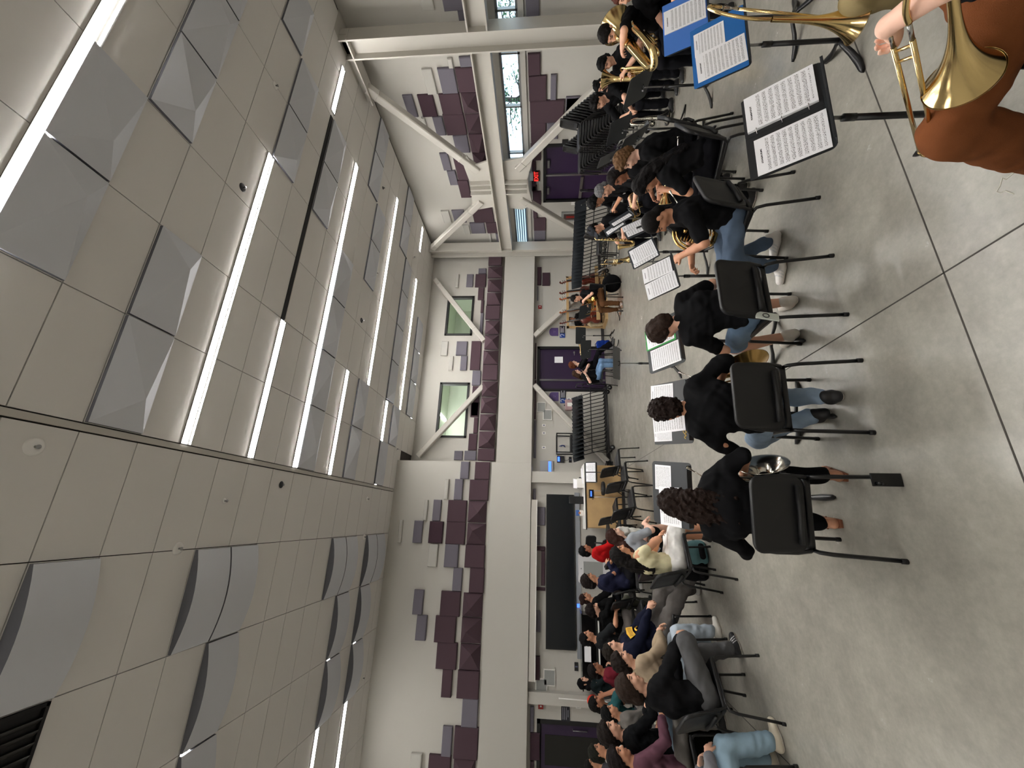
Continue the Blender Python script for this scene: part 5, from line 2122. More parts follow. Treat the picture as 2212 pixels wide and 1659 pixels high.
chair(1.622, 2.835, 1, 'chair under the brown-haired player in jean shorts', 'occupied chairs')
JD = person('person with buzzed dark hair and blue jeans leaning over a horn', (2.45, 2.79), -58, headpx=None, lean=0, side=-6, hp=34, hy=4, s=.95, hz=.56, hair='buzz', hcol=(26, 22, 20), skin='tan', h=.0075,
            hands={1: (.1, .4, .80), -1: (-.04, .34, .94)}, poles={1: (.6, -.2, -.6), -1: (-.8, -.1, -.5)}, feet={1: (.2, .2), -1: (.06, .44)}, pants=(92, 108, 130), shoes=(222, 218, 214), stripes=(110, 60, 50), curl=(.9, .9))
chair(2.46, 2.88, -22, 'chair under the leaning buzz-haired horn player', 'occupied chairs')
JE = person('person with very long straight black hair in the front row', (3.2, 3.0), -32, headpx=(1392, 398), lean=24, hp=36, hy=18, s=.93, hz=.57, hair='long', hcol=(20, 17, 18), skin='tan', sh=.16, hands={1: (.1, .36, .86), -1: (-.08, .34, .92)},
            chairlab='chair under the long black-haired player', curl=(.9, .9))
JF = person('person with wavy light brown hair and black tee looking left', (3.85, 3.55), -36, headpx=(1352, 345), lean=14, hp=20, hy=32, s=.98, hz=.55, hair='mop', hcol=(122, 88, 58), skin='pale', hands={1: (.1, .36, .8), -1: (-.1, .36, .85)},
            chairlab='chair under the light brown-haired player', curl=(.9, .9))
JG = person('person with dark ponytail behind the light brown-haired player', (4.1, 3.9), -50, headpx=(1333, 384), lean=10, hp=14, hy=30, s=.95, hz=.56, hair='bob', hcol=(30, 24, 24), skin='brown', sh=.16, chairlab='chair under the ponytailed player')
JH = person('person with grey hair, black shirt with small white print', (4.8, 4.9), -66, headpx=(1303, 412), lean=14, hp=22, hy=10, s=1.0, hair='short', hcol=(128, 128, 130), skin='light', hands={1: (.1, .36, .72), -1: (-.14, .42, .72)},
            chairlab='chair under the grey-haired player', curl=(.9, .9))
JI = person('person with shaggy black hair next to the grey-haired player', (5.3, 5.6), -74, headpx=(1286, 437), lean=20, hp=34, hy=10, s=1.0, hair='fluffy', hcol=(18, 17, 18), skin='tan', chairlab='chair under the shaggy-haired player', hands={1: (.12, .4, .75), -1: (-.1, .4, .8)})
JJ = person('person in grey and black cap looking down', (5.0, 6.0), -88, headpx=(1284, 497), lean=18, hp=30, hy=6, s=1.0, hair='short', cap=(52, 54, 60), skin='light', hands={1: (.1, .42, .74), -1: (-.12, .44, .66)}, chairlab='chair under the capped player', curl=(.8, .8))
# low brass by the window wall
JK = person('person with black hair hugging a big tuba', (6.5, 3.8), -62, headpx=(1316, 72), lean=12, hp=24, hy=12, s=1.08, hair='short', skin='light', hands={1: (-.14, .34, .84), -1: (-.06, .36, 1.02)}, poles={1: (.9, .2, -.3), -1: (-.8, .3, .2)},
            chairlab='chair under the tuba player', curl=(.8, .6), shoes=(24, 24, 26), stripes=(220, 220, 220), h=.0075)
JL = person('person with bowl-cut black hair beside the tuba player', (6.4, 4.2), -70, headpx=(1308, 136), lean=8, hp=22, hy=16, s=.97, hair='side', hcol=(16, 15, 16), skin='light', hands={1: (.0, .34, .8), -1: (-.1, .34, .9)}, chairlab='chair under the bowl-cut player')
JM = person('person bending forward with elbows out, silver horn between knees', (6.9, 5.0), -76, headpx=(1291, 222), lean=22, hp=26, hy=14, s=1.05, hair='side', hcol=(20, 17, 18), skin='light', hands={1: (.08, .4, .62), -1: (-.04, .42, .62)}, poles={1: (.9, -.1, .3), -1: (-.9, .1, .4)},
            chairlab='chair under the player with the silver horn', sleeve='short')
JN = person('person with dark hair mostly hidden behind the bending player', (7.3, 4.8), -76, headpx=(1295, 186), lean=6, hp=20, s=.93, hair='bun', hcol=(16, 15, 16), skin='light', chairlab='chair of the mostly hidden player')
JO = person('person with reddish hair half outside the picture', (6.6, 3.2), -62, headpx=(1345, -14), lean=6, hp=10, s=1.0, hair='long', hcol=(96, 48, 34), skin='light', chairlab='chair half outside the picture')
# far side
JR = person('person in brown trousers playing a horn across the room', (6.1, 10.0), -100, headpx=(1243, 645), lean=10, hp=10, hy=-4, s=1.02, hair='short', skin='light', pants=(92, 62, 40), hands={1: (.04, .36, .86), -1: (-.14, .3, .96)}, shoes=(120, 90, 70), stripes=(220, 214, 204), chairlab='chair under the far horn player', curl=(.9, .9))
JS = person('person with glasses and beige trousers facing the viewer, far away', (6.4, 11.4), -170, headpx=(1233, 690), lean=6, hp=6, s=.95, hair='short', skin='brown', pants=(186, 170, 140), glasses=True, hands={1: (.16, .3, .66), -1: (-.16, .3, .7)}, feet={1: (.25, .35), -1: (-.25, .35)}, knees={1: (.6, 1, .8), -1: (-.6, 1, .8)}, chairlab='chair of the far beige-trousered player')
JT = person('person with short red hair holding a small brass horn, far away', (4.5, 10.9), 118, headpx=(1238, 787), lean=-2, hp=0, hy=12, s=.98, hair='mop', hcol=(110, 58, 34), skin='pale', pants=(20, 20, 24), hands={1: (.06, .36, .95), -1: (-.1, .34, .86)}, feet={1: (.1, .62), -1: (-.1, .66)}, chairlab='chair under the red-haired player')
JU = person('person with long brown hair playing flute, blue jeans', (3.7, 10.1), 142, headpx=(1245, 806), lean=2, hp=8, hy=14, s=.93, hz=.565, hair='long', hcol=(70, 48, 34), skin='pale', pants=(110, 140, 176), sh=.155, hands={1: (.3, .2, .96), -1: (.1, .26, .94)}, poles={1: (.9, -.2, -.6), -1: (-.5, .7, -.6)}, chairlab='chair under the flute player', palm={1: (-.2, .6, .6), -1: (.2, -.8, .4)})
# nearest player, mostly outside the picture
PL = (1.76, .87)
JP = person('person in rust corduroy trousers holding a trombone, cut off by the picture edge', PL, -32, lean=-18, hp=8, s=1.08, hz=.54, hair='short', skin='pale', pants=(112, 66, 38), h=.0058,
            hands={1: (.40, -.1, .62), -1: tuple(v / 1.08 for v in local(PL, -32, (1.50, .90, .985)))}, poles={1: (.8, -.4, -.5), -1: local((0, 0), -32, (-1, -.35, -.25))}, feet={1: (.5, .02), -1: (-.05, .54)}, knees={1: (1, -.2, .5), -1: (-.1, 1, .9)}, shoes=(150, 206, 178),
            palm={-1: local((0, 0), -32, (.35, .75, .5)), ('d', -1): local((0, 0), -32, (.30, .45, -.75)), 1: (-.7, .1, .6)}, curl=(.6, 1.05), chairlab='chair under the trombone player in rust trousers', baggy=.022)
JQ = person('person in khaki trousers with a second trombone, mostly outside the picture', (2.78, 1.0), -52, lean=0, hp=12, s=1.0, hz=.53, hair='short', skin='light', pants=(150, 134, 98), hands={1: (.3, .0, .7), -1: (.24, .06, .74)}, chairlab='chair under the khaki-trousered trombonist', baggy=.02, feet={1: (.1, .4), -1: (-.1, .42)})


# audience at the left, all turned toward the band
A_ = []
def aud(label, px, face, **k):
    ch = k.pop('ch', 'chair under the ' + label.replace('person with ', '').replace('person in ', '').split(',')[0].split(' and ')[0])
    k['hy'] = face - 86 + k.get('hy', 0) * .4
    J = person(label, (0, 0), face, headpx=px, chairlab=ch, group=None, **k)
    A_.append(J)
    return J
a1 = aud('person in light grey hoodie with long reddish hair, knees up', (1329, 1157), 62, lean=26, hp=14, hy=-8, s=.94, hz=.57, sleeve='short', shirt=(150, 156, 164), hair='long', hcol=(66, 38, 32), skin='pale', pants=(20, 20, 22), leg='short', sh=.16, hood=True, hands={1: (.08, .46, .72), -1: (-.02, .5, .68)}, feet={1: (-.05, .5, .2, 0), -1: (-.1, .42)}, knees={1: (0, .7, 1), -1: (-.1, 1, .9)}, shoes=(40, 40, 42))
a2 = aud('person in cream puff-sleeve top and white skirt', (1340, 1197), 66, lean=6, hp=8, hy=4, s=.94, hz=.57, shirt=(222, 214, 176), sleeve='none', hair='long', hcol=(24, 20, 20), skin=(206, 150, 118), pants=(226, 224, 222), leg='short', baggy=.03, sh=.16, hands={1: (-.05, .3, .78), -1: (.06, .3, .72)}, poles={1: (.9, .1, -.5), -1: (-.9, .1, -.5)})
a3 = aud('person in bright red hoodie', (1264, 1189), 74, lean=2, hp=2, hy=18, s=1.0, sleeve='long', shirt=(190, 28, 30), hood=True, hair='short', hcol=(14, 13, 14), skin='brown', pants=(214, 212, 206), hands={1: (.0, .32, .72), -1: (.02, .3, .68)})
a4 = aud('person with curly mop and glasses in navy zip hoodie, arms crossed', (1273, 1253), 84, lean=-4, hp=2, hy=-4, s=1.02, sleeve='long', shirt=(34, 36, 58), hood=True, hair='fluffy', hcol=(34, 26, 24), skin='tan', glasses=True, hands={1: (-.12, .26, .84), -1: (.12, .26, .82)}, curl=(.4, .4))
a5 = aud('person with small bun and black hoodie, profile', (1264, 1292), 76, lean=10, hp=4, hy=-12, s=.98, sleeve='long', shirt=(16, 16, 17), hair='bun', hcol=(46, 26, 22), skin='tan', glasses=True, hands={1: (.1, .44, .78), -1: (.0, .42, .74)}, shoes=(226, 226, 226))
a6 = aud('person in black top and camouflage trousers, hand near face', (1281, 1318), 70, lean=20, hp=28, s=.98, sleeve='long', shirt=(15, 15, 16), hair='mop', hcol=(30, 22, 20), skin='light', pants=(84, 84, 74), hands={1: (.04, .34, 1.02), -1: (-.02, .36, .74)}, poles={1: (.5, .2, -.9), -1: (-.7, 0, -.6)})
a7 = aud('person in charcoal tee with a small white tick mark', (1268, 1378), 58, lean=4, hp=0, hy=-6, s=1.05, shirt=(34, 36, 38), hair='short', hcol=(14, 13, 14), skin='tan', pants=(120, 114, 112), hands={1: (.2, .42, .7), -1: (-.1, .4, .7)})
a8 = aud('person in navy hoodie with yellow lettering, legs stretched out', (1323, 1405), 100, lean=-26, hp=-4, hy=-12, s=1.0, sleeve='long', shirt=(24, 27, 44), hood=True, hair='short', hcol=(40, 34, 28), skin='light', pants=(96, 92, 90), hands={1: (.0, .42, .62), -1: (.02, .42, .6)}, feet={1: (.1, .86), -1: (-.1, .52)}, shoes=(226, 224, 220), stripes=(26, 26, 28), baggy=.03)
a9 = aud('person with glasses in maroon hoodie', (1286, 1447), 74, lean=6, hp=8, hy=-4, s=.98, sleeve='long', shirt=(108, 34, 46), hood=True, hair='short', hcol=(20, 16, 16), skin='brown', glasses=True, hands={1: (.06, .34, .7), -1: (-.1, .36, .72)})
a10 = aud('person with black head scarf, back of the audience', (1260, 1475), 70, lean=2, hp=0, hy=-10, s=.98, sleeve='long', shirt=(26, 34, 36), hair='scarf', hcol=(16, 16, 18), skin='light', sh=.165)
a11 = aud('person in beige sweatshirt and light jeans, hands clasped', (1345, 1428), 56, lean=8, hp=6, hy=-12, s=.94, hz=.57, sleeve='long', shirt=(164, 146, 124), hair='mop', hcol=(40, 32, 28), skin='light', pants=(176, 188, 200), hands={1: (.04, .44, .72), -1: (-.02, .46, .7)}, feet={1: (.12, .46), -1: (-.1, .44)}, shoes=(228, 224, 216), baggy=.026)
a12 = aud('person with big fluffy brown hair, black sweater, ankle on knee', (1364, 1482), 54, lean=4, hp=4, hy=-14, s=1.0, sleeve='long', shirt=(24, 24, 26), hood=True, hair='fluffy', hcol=(56, 42, 34), skin='light', pants=(88, 88, 90), hands={1: (.1, .5, .66), -1: (-.1, .34, .68)}, feet={1: (-.12, .47, .53, -70), -1: (-.12, .5)}, knees={1: (1, .4, .4), -1: (-.1, 1, .9)}, shoes=(22, 22, 24), stripes=(222, 222, 222), baggy=.026, h=.0075)
a13 = aud('person leaning cheek on hand, teal shirt', (1289, 1519), 74, lean=14, hp=8, hy=-10, s=1.0, shirt=(42, 84, 88), hair='short', hcol=(20, 17, 16), skin='brown', hands={1: (.1, .3, 1.05), -1: (-.1, .34, .7)}, poles={1: (.5, .3, -.9), -1: (-.7, 0, -.6)}, pants=(56, 58, 62))
a14 = aud('person in grey striped shirt, arms folded', (1318, 1541), 64, lean=10, hp=4, hy=-6, s=.92, hz=.575, sleeve='long', shirt=(112, 108, 104), hair='side', hcol=(16, 15, 16), skin='tan', hands={1: (-.1, .28, .8), -1: (.12, .28, .78)}, pants=(170, 168, 150), curl=(.3, .3))
a15 = aud('person in black tee with white print, light blue jeans', (1318, 1582), 58, lean=4, hp=6, hy=-8, s=1.05, sleeve='long', shirt=(18, 19, 21), hair='mop', hcol=(38, 30, 28), skin='light', pants=(138, 158, 178), hands={1: (.08, .42, .74), -1: (.0, .42, .72)}, baggy=.026)
a16 = aud('person in white shirt with dark olive beanie-like hair', (1290, 1625), 66, lean=2, hp=2, hy=-4, s=1.0, shirt=(214, 212, 206), hair='side', hcol=(34, 36, 28), skin='tan')
a17 = aud('person in plum knit sweater, grey trousers', (1339, 1637), 56, lean=6, hp=4, hy=-8, s=1.0, sleeve='long', shirt=(98, 66, 78), hair='mop', hcol=(32, 26, 26), skin='tan', pants=(104, 100, 96), hands={1: (.16, .42, .7), -1: (-.1, .4, .7)})
a18 = aud('person in the last seat at the picture edge, only a face showing', (1279, 1655), 70, lean=2, hp=0, s=1.0, shirt=(60, 60, 66), hair='short', skin='tan')
a19 = aud('person in pale jeans and beige sneakers at the picture edge', (1400, 1745), 50, lean=2, hp=4, s=1.0, sleeve='long', shirt=(120, 120, 126), hair='short', skin='light', pants=(150, 176, 194), feet={1: (.12, .5), -1: (-.1, .44)}, shoes=(206, 196, 176), baggy=.026)


# chest prints and small marks
def chest(J, txt, size, m, dx=0, dz=.30, name='shirt_print', fwd=.135):
    p = J['H'] + J['up'] * dz + J['fw'] * fwd + J['rt'] * dx
    o = lettering(txt, size, m, J['root'], (0, 0, 0), (0, 0, 0), name)
    x, y, z = -J['rt'], J['up'], J['fw']
    x = -x
    # seen from the front the wearer's left is on the reader's right
    x = -J['rt']
    o.matrix_local = MX(((x[0], y[0], z[0], p[0]), (x[1], y[1], z[1], p[1]), (x[2], y[2], z[2], p[2]), (0, 0, 0, 1)))
    return o


YEL = mat('yellow_print', (226, 176, 50), .7)
WPR = mat('white_print', (190, 190, 188), .7)
NAV = mat('navy_print', (40, 34, 40), .8)


def emblem(J, m, dx, dz, fwd, name='shirt_print'):
    p = J['H'] + J['up'] * dz + J['fw'] * fwd + J['rt'] * dx
    o = m.build(name, J['root'])
    x, y, z = -J['rt'], J['up'], J['fw']
    o.matrix_local = MX(((x[0], y[0], z[0], p[0]), (x[1], y[1], z[1], p[1]), (x[2], y[2], z[2], p[2]), (0, 0, 0, 1)))


def small_mark():
    m = MB()
    m.use(WPR).bb((-.022, -.018, 0), (-.016, .02, .002)).bb((-.008, -.016, 0), (.01, .012, .002)).bb((.014, -.018, 0), (.018, .018, .002)).bb((-.016, -.02, 0), (-.006, -.016, .002))
    return m


for J in (JH, JJ, JM):
    emblem(J, small_mark(), .07, .33, .135)
emblem(a15, small_mark(), .05, .34, .145)
m = MB()
m.use(WPR).tube([(-.03, .006, 0), (-.018, -.006, 0), (.03, .014, 0)], [.002, .005, .001], 5)
emblem(a7, m, .06, .35, .13)
m = MB()
m.use(YEL).prism([(-.15, .045), (-.11, .05), (0, .065), (.11, .05), (.15, .045), (.11, -.035), (0, -.022), (-.11, -.035)], 'z', 0, .002)
m.use(NAV)
for k in range(7):
    xx = -.1 + k * .033
    m.box((xx, .012, .0026), (.007, .05, .0014), MX.Rotation(-.25 + .08 * (k % 3), 3, 'Z'))
m.use(YEL).tube(bez([(-.05, -.1, .002), (-.02, -.065, .002), (.03, -.065, .002), (.06, -.1, .002)], 5), [.004 + .008 * math.sin(PI * i / 15) for i in range(16)], 6)
emblem(a8, m, 0, .33, .155)
# loose chairs of the audience block
def chair_px(x, y, face, label, z=.66):
    p = atz(x, y, z)
    f = V((math.sin(R(face)), math.cos(R(face)), 0))
    return chair(p.x + f.x * .215, p.y + f.y * .215, face, label, 'empty chairs in the audience block')


for x, y, fc, lb in ((1314, 1017, 72, 'empty chair nearest the cart of stands'), (1327, 1050, 70, 'empty chair in front of the wooden cabinet, second in line'), (1341, 1108, 68, 'empty chair closest to the grey hoodie girl'),
                     (1310, 1122, 72, 'empty chair by the cabinet end'), (1317, 1168, 68, 'empty chair behind the long reddish hair'), (1327, 1215, 68, 'empty chair behind the cream top'),
                     (1341, 1302, 64, 'empty chair in front of the black hoodie and camouflage trousers'), (1360, 1365, 62, 'empty chair in front of the charcoal tee')):
    chair_px(x, y, fc, lb)

# ---------------------------------------------------------------- instruments in place
def bell_at(px, Y, axis, up):
    p = aty(px[0], px[1], Y)
    return orient(p, axis, up)


french_horn(bell_at((1648, 1003), 2.86, (.80, -.40, .28), (-.3, .5, .8)), 'silvery french horn held at the hip of the long-haired player', SILVER)
french_horn(bell_at((1612, 784), 2.95, (.93, .30, .10), (-.2, .3, .9)), 'brass french horn held by the short curly-haired player')
_hz, _hx = V((.9, -.25, -.3)).normalized(), V((-.2, .2, .95))
_m = orient((0, 0, 0), _hz, _hx)
french_horn(orient(V((2.42, 2.96, .75)) - (_m.to_3x3() @ V((.17, 0, -.24))), _hz, _hx), 'french horn held by the leaning player in blue jeans')
pr_ = world(JR, (.02, .34, .84))
french_horn(orient(pr_ + V((.1, -.1, -.05)), (.3, -.8, .3), (-.4, .2, .8)), 'french horn played by the person in brown trousers')
p = (world(JK, JK['WR'][1]) + world(JK, JK['WR'][-1])) / 2
pk = aty(1318, 42, p.y * 1.0)
pb = aty(1418, 165, p.y - .1)
ax = (pk - pb).normalized()
tuba(orient(pb.lerp(pk, .36), ax, (0, -1, .2)), 'large brass tuba in the arms of the player under the window wall', 1.12)
p = world(JL, (-.05, .42, .78))
tuba(orient(p, (.35, .2, .9), (0, -1, 0)), 'small brass euphonium beside the tuba', .72)
p = world(JM, (.05, .52, .38))
tuba(orient(p, (-.25, -.2, -.8), (-1, 0, 0)), 'silver horn held bell-down between knees', .62, SILVER)
p = world(JJ, (-.05, .5, .8))
sax(orient(p, (.15, .1, 1), (-1, 0, 0)), 'gold saxophone beside the capped player', s=.9)
p = world(JH, (-.05, .46, .72))
trumpet(orient(p + V((-.2, .1, -.05)), (-.8, .5, -.3), (0, 0, 1)), 'trumpet resting on the lap of the grey-haired player')
p = world(JE, (.0, .5, .88))
trumpet(orient(p, (-.6, .7, -.1), (0, 0, 1)), 'trumpet held by the long black-haired player')
q = atz(1330, 561, .78)
trumpet(orient((q.x, q.y, .55), (.02, .02, -1), (0, -1, 0)), 'gold trumpet standing upright on a stand in mid room')
t = thing('instrument_stand', 'thin black stand holding the upright gold trumpet', 'stand', (q.x, q.y + .02, 0))
MB().use(BLACKM).cyl((0, .06, .02), (0, .06, .98), .008, 8).tube([(0, .06, .9), (-.0, .02, .9), (-.1, .0, .9)], .006, 6).build('post', t)
for k in range(3):
    a = k * 2.1
    MB().use(BLACKM).tube([(0, .06, .12), (.2 * math.cos(a), .06 + .2 * math.sin(a), .01)], .008, 6).build('leg', t)
flute(world(JU, (-.02, .16, 1.06)), world(JU, (.55, .26, .94)), 'silver flute held sideways by the person in jeans', mt=mat('pink_gold', (214, 170, 150), .25, .8))
p = world(JT, (0, .4, 1.0))
trumpet(orient(p + V((.18, -.1, 0)), (.9, -.4, .05), (0, 0, 1)), 'small brass cornet held by the red-haired player')
# trombones
def trombone(label, bellp, bellax, slide_a, slide_b, side):
    t = thing('trombone', label, 'trombone')
    m = MB()
    bp, bx = V(bellp), V(bellax).normalized()
    b_ = MB()
    bell(b_, BRASS, [(r_, z - .42) for r_, z in flare(.013, .094, .42, 22, 3.6)], 56)
    M2 = orient(bp, bx)
    b_.v = [tuple(M2 @ V(v_)) for v_ in b_.v]
    b_.build('bell', t)
    a, b = V(slide_a), V(slide_b)
    s_ = V(side).normalized() * .075
    m.use(BRASS)
    for o_ in (-.5, .5):
        m.tube([a + s_ * o_, b + s_ * o_], .0075, 12)
        m.use(CHROME).tube([a + s_ * o_ - (b - a) * .12, a + s_ * o_], .0062, 10)
        m.use(BRASS)
    d = (b - a).normalized()
    m.tube([b + s_ * .5] + [b + s_ * .5 * math.cos(x) + d * .04 * math.sin(x) for x in [PI * i / 10 for i in range(11)]] + [b - s_ * .5], .008, 10)
    m.build('slide', t)
    m = MB()
    m.use(BRASS).tube([a + s_ * .5 + d * .02, a - s_ * .5 + d * .02], .0055, 8).tube([a + s_ * .5 + d * .07, a - s_ * .5 + d * .07], .0055, 8)
    m.build('slide_brace', t)
    m = MB()
    bb0 = bp - bx * .42
    m.use(BRASS).tube(bez([bb0, bb0 - bx * .1, (bb0 - bx * .17) * .7 + (a + s_ * .5 - d * .2) * .3, (bb0 - bx * .17) * .3 + (a + s_ * .5 - d * .2) * .7, a - d * .13 + s_ * .5, a - d * .07 + s_ * .5], 6), .0085, 10)
    m.build('tuning_bow', t)
    m = MB()
    e0 = a - d * .05 - s_ * .5
    m.use(SILVER).lathe([(.006, 0), (.008, .015), (.013, .03), (.0125, .034)], e0, -d, 16)
    m.build('mouthpiece', t)
    return t


trombone('nearest trombone with a big shining bell over rust trousers', (1.43, 1.027, .675), (.045, .60, -.62), (1.457, .927, .93), (1.495, 1.362, .48), (-.7, -.7, 0))
trombone('second trombone with bell near the floor, khaki trousers behind', tuple(atz(1852, 46, .45)), (-.10, .02, -1), (2.66, 1.47, 1.02), (2.60, 1.52, .42), (.8, .4, 0))
# ---------------------------------------------------------------- things on and along the walls
def wallbox(name, label, cat, c, d, m, group=None, bev=.004):
    b = MB()
    b.use(m).box(c, d)
    return tag(b.build(name, bevel=bev), label, cat, group)


FW = Y2
SIGNP = mat('sign_purple', (84, 66, 118), .5)
SIGNB = mat('sign_blue', (34, 66, 140), .5)
SIGNK = mat('sign_black', (22, 22, 34), .5)
INK = mat('sign_white', (226, 226, 230), .6)
for x, lb in ((6.16, 'right of the far double door'), (3.83, 'left of the far double door')):
    t = thing('room_sign', 'purple round-topped room sign ' + lb, 'sign', (x, FW, 1.70), 0, 'room signs')
    m = MB()
    m.use(SIGNP)
    pts = [(-.15, -.15), (.15, -.15), (.15, .06)] + [(.15 * math.cos(a), .06 + .1 * math.sin(a)) for a in [PI * i / 10 for i in range(1, 10)]] + [(-.15, .06)]
    m.prism(pts, 'y', -.02, 0)
    m.build('plaque', t)
    MB().use(mat('sign_print', (120, 108, 142), .6)).bb((-.05, -.0215, .0), (.05, -.02, .012)).bb((-.02, -.0215, -.05), (.02, -.02, -.03)).build('print', t)
    t = thing('listening_sign', 'blue and black sign below the purple sign ' + lb, 'sign', (x, FW, 1.41), 0, 'access signs')
    MB().use(SIGNB).bb((-.22, -.015, -.09), (-.06, 0, .09)).build('symbol_plate', t)
    MB().use(SIGNK).bb((-.055, -.015, -.09), (.23, 0, .09)).build('text_plate', t)
    m = MB()
    m.use(INK).tube([(-.14 + .045 * math.cos(a), -.017, .02 + .045 * math.sin(a)) for a in [PI * .9 - i * .35 for i in range(11)]] + [(-.14, -.017, -.06)], .009, 6)
    m.build('ear_symbol', t)
    for k in range(3):
        MB().use(INK).bb((-.03, -.0165, .04 - k * .045), (.2 - .06 * (k % 2), -.015, .055 - k * .045)).build('text_line', t)
# fire alarms
for c, lb, yy in (((7.12, FW, 2.19), 'red fire alarm on the far wall beside the corner braces', 0), ((-4.15, LOWY, 2.05), 'red fire alarm above the dark glazed door', 0)):
    t = thing('fire_alarm', lb, 'alarm', c, 0, 'fire alarms')
    MB().use(RED).bb((-.06, -.05, -.06), (.06, 0, .06)).build('body', t, bevel=.006)
    MB().use(WHITE).bb((-.015, -.06, -.02), (.015, -.05, .02)).build('strobe', t)
# clear case, speakers, sockets, rack, panels on the far wall
CLEAR = mat('tinted_case', (168, 140, 142), .2)
t = thing('wall_case', 'pinkish see-through wall case by the cart of stands', 'case', (3.53, FW, 1.18))
MB().use(CLEAR).bb((-.17, -.14, -.17), (.17, 0, .17)).build('cover', t, bevel=.012)
MB().use(WHITE).bb((-.06, -.148, -.08), (.06, -.14, .1)).build('inner_unit', t)
MB().use(BLACKP).cyl((-.0, -.05, .17), (0, -.05, .2), .02, 10).build('lock', t)
GREYS = mat('grey_grille', (148, 150, 148), .7, bump=.2, bscale=500)
for c, lb in (((3.46, FW, 2.11), 'grey wall speaker partly behind the lower brace'), ((3.21, FW, 1.91), 'grey wall speaker left of the lower brace'),
              ((-3.57, LOWY, 1.85), 'grey wall speaker right of the left pilaster'), ((-3.77, LOWY, 2.04), 'grey wall speaker tucked above its twin by the left pilaster')):
    t = thing('wall_speaker', lb, 'speaker', c, 0, 'wall speakers')
    MB().use(WHITE).bb((-.17, -.04, -.14), (.17, 0, .14)).build('frame', t)
    MB().use(GREYS).bb((-.15, -.048, -.12), (.15, -.04, .12)).build('grille', t)
for c, lb in (((2.87, FW, 2.02), 'small white wall socket, right of three high on the far wall'), ((2.62, FW, 2.02), 'small white wall socket, middle of three high on the far wall'), ((2.16, FW, 2.02), 'small white wall socket above the open wall rack'),
              ((3.75, FW, 1.22), 'small bluish switch beside the case'), ((1.80, FW, 1.2), 'small bluish socket under the black wall phone'), ((-3.32, LOWY, 1.2), 'black wall plate beside the dark screen'), ((-4.12, LOWY, 1.17), 'purple-lit switch by the dark glazed door')):
    t = thing('wall_socket', lb, 'socket', c, 0, 'wall sockets')
    bk = 'black' in lb
    MB().use(BLACKP if bk else WHITE).bb((-.04, -.012, -.06) if not bk else (-.09, -.012, -.045), (.04, 0, .06) if not bk else (.09, 0, .045)).build('plate', t)
    MB().use(mat('socket_dark', (90, 92, 120), .5)).bb((-.015, -.015, -.03), (.015, -.012, .03)).build('insert', t)
t = thing('wall_rack', 'black open equipment rack hung on the far wall', 'rack', (2.25, FW, 1.34))
for x in (-.3, .27):
    for y in (-.42, -.03):
        MB().use(BLACKM).bb((x, y, -.3), (x + .03, y + .03, .3)).build('upright', t)
for z in (-.3, .27):
    m = MB()
    m.use(BLACKM)
    for y in (-.42, -.03):
        m.bb((-.3, y, z), (.3, y + .03, z + .03))
    for x in (-.3, .27):
        m.bb((x, -.42, z), (x + .03, 0, z + .03))
    m.build('rack_frame', t)
MB().use(BLACKP).bb((-.26, -.4, -.22), (.26, -.1, -.12)).build('rack_unit', t)
MB().use(mat('blue_cable', (30, 50, 110), .5)).tube(bez([(-.05, -.05, .2), (-.02, -.08, .1), (-.08, -.08, .02), (-.02, -.07, .06), (-.06, -.06, .16)], 6), .01, 6).build('cable', t)
SCRB = mat('blue_lcd', (50, 90, 240), .4, emit=2.2)
t = thing('control_panel', 'grey wall control panel with a lit blue display', 'panel', (1.55, FW, 1.93))
MB().use(GREYM if False else mat('panel_grey', (160, 162, 166), .5)).bb((-.25, -.06, -.2), (.2, 0, .2)).build('case', t, bevel=.005)
MB().use(SCRB).bb((-.17, -.064, -.14), (.17, -.06, -.06)).build('display', t)
t = thing('wall_phone', 'black wall phone with a small blue screen and cord', 'phone', (1.80, FW, 1.5))
MB().use(BLACKP).bb((-.1, -.07, -.11), (.1, 0, .11)).build('case', t, bevel=.005)
MB().use(SCRB).bb((-.07, -.074, .03), (.07, -.07, .09)).build('display', t)
MB().use(BLACKP).tube(bez([(-.02, -.03, -.11), (-.03, -.06, -.2), (.02, -.05, -.26), (.0, -.01, -.3)], 5), .006, 6).build('cord', t)
# window wall
t = thing('exit_sign', 'red lit exit sign above the purple double doors', 'sign', (XR - .02, 9.12, 2.30), -PI / 2)
MB().use(WHITE).bb((-.14, -.05, .1), (.14, .02, .2)).build('emergency_light', t)
EXR = mat('exit_red', (255, 40, 34), .5, emit=1.6)
MB().use(mat('exit_housing', (60, 10, 10), .5)).bb((-.17, -.04, -.1), (.17, .01, .1)).build('housing', t)
lettering('EXIT', .17, EXR, t, (0, -.042, 0), (PI / 2, 0, 0), ext=.002)
t = thing('extinguisher_cabinet', 'grey framed fire extinguisher cabinet by the corner cart', 'cabinet', (XR, 10.82, 1.14), -PI / 2)
MB().use(GREYS).bb((-.2, -.05, -.36), (.2, 0, .36)).build('frame', t)
MB().use(mat('cabinet_dark', (70, 52, 50), .3)).bb((-.13, -.055, -.28), (.13, -.05, .28)).build('door', t)
MB().use(RED).bb((-.04, -.06, -.2), (.05, -.055, .2)).build('extinguisher_label', t)
wallbox('wall_outlet', 'white outlet between the double doors and the extinguisher cabinet', 'socket', (XR - .008, 10.27, 1.15), (.014, .13, .12), WHITE)
wallbox('thermostat', 'small black thermostat just right of the purple double doors', 'thermostat', (XR - .015, 8.05, 1.52), (.03, .12, .16), BLACKP)

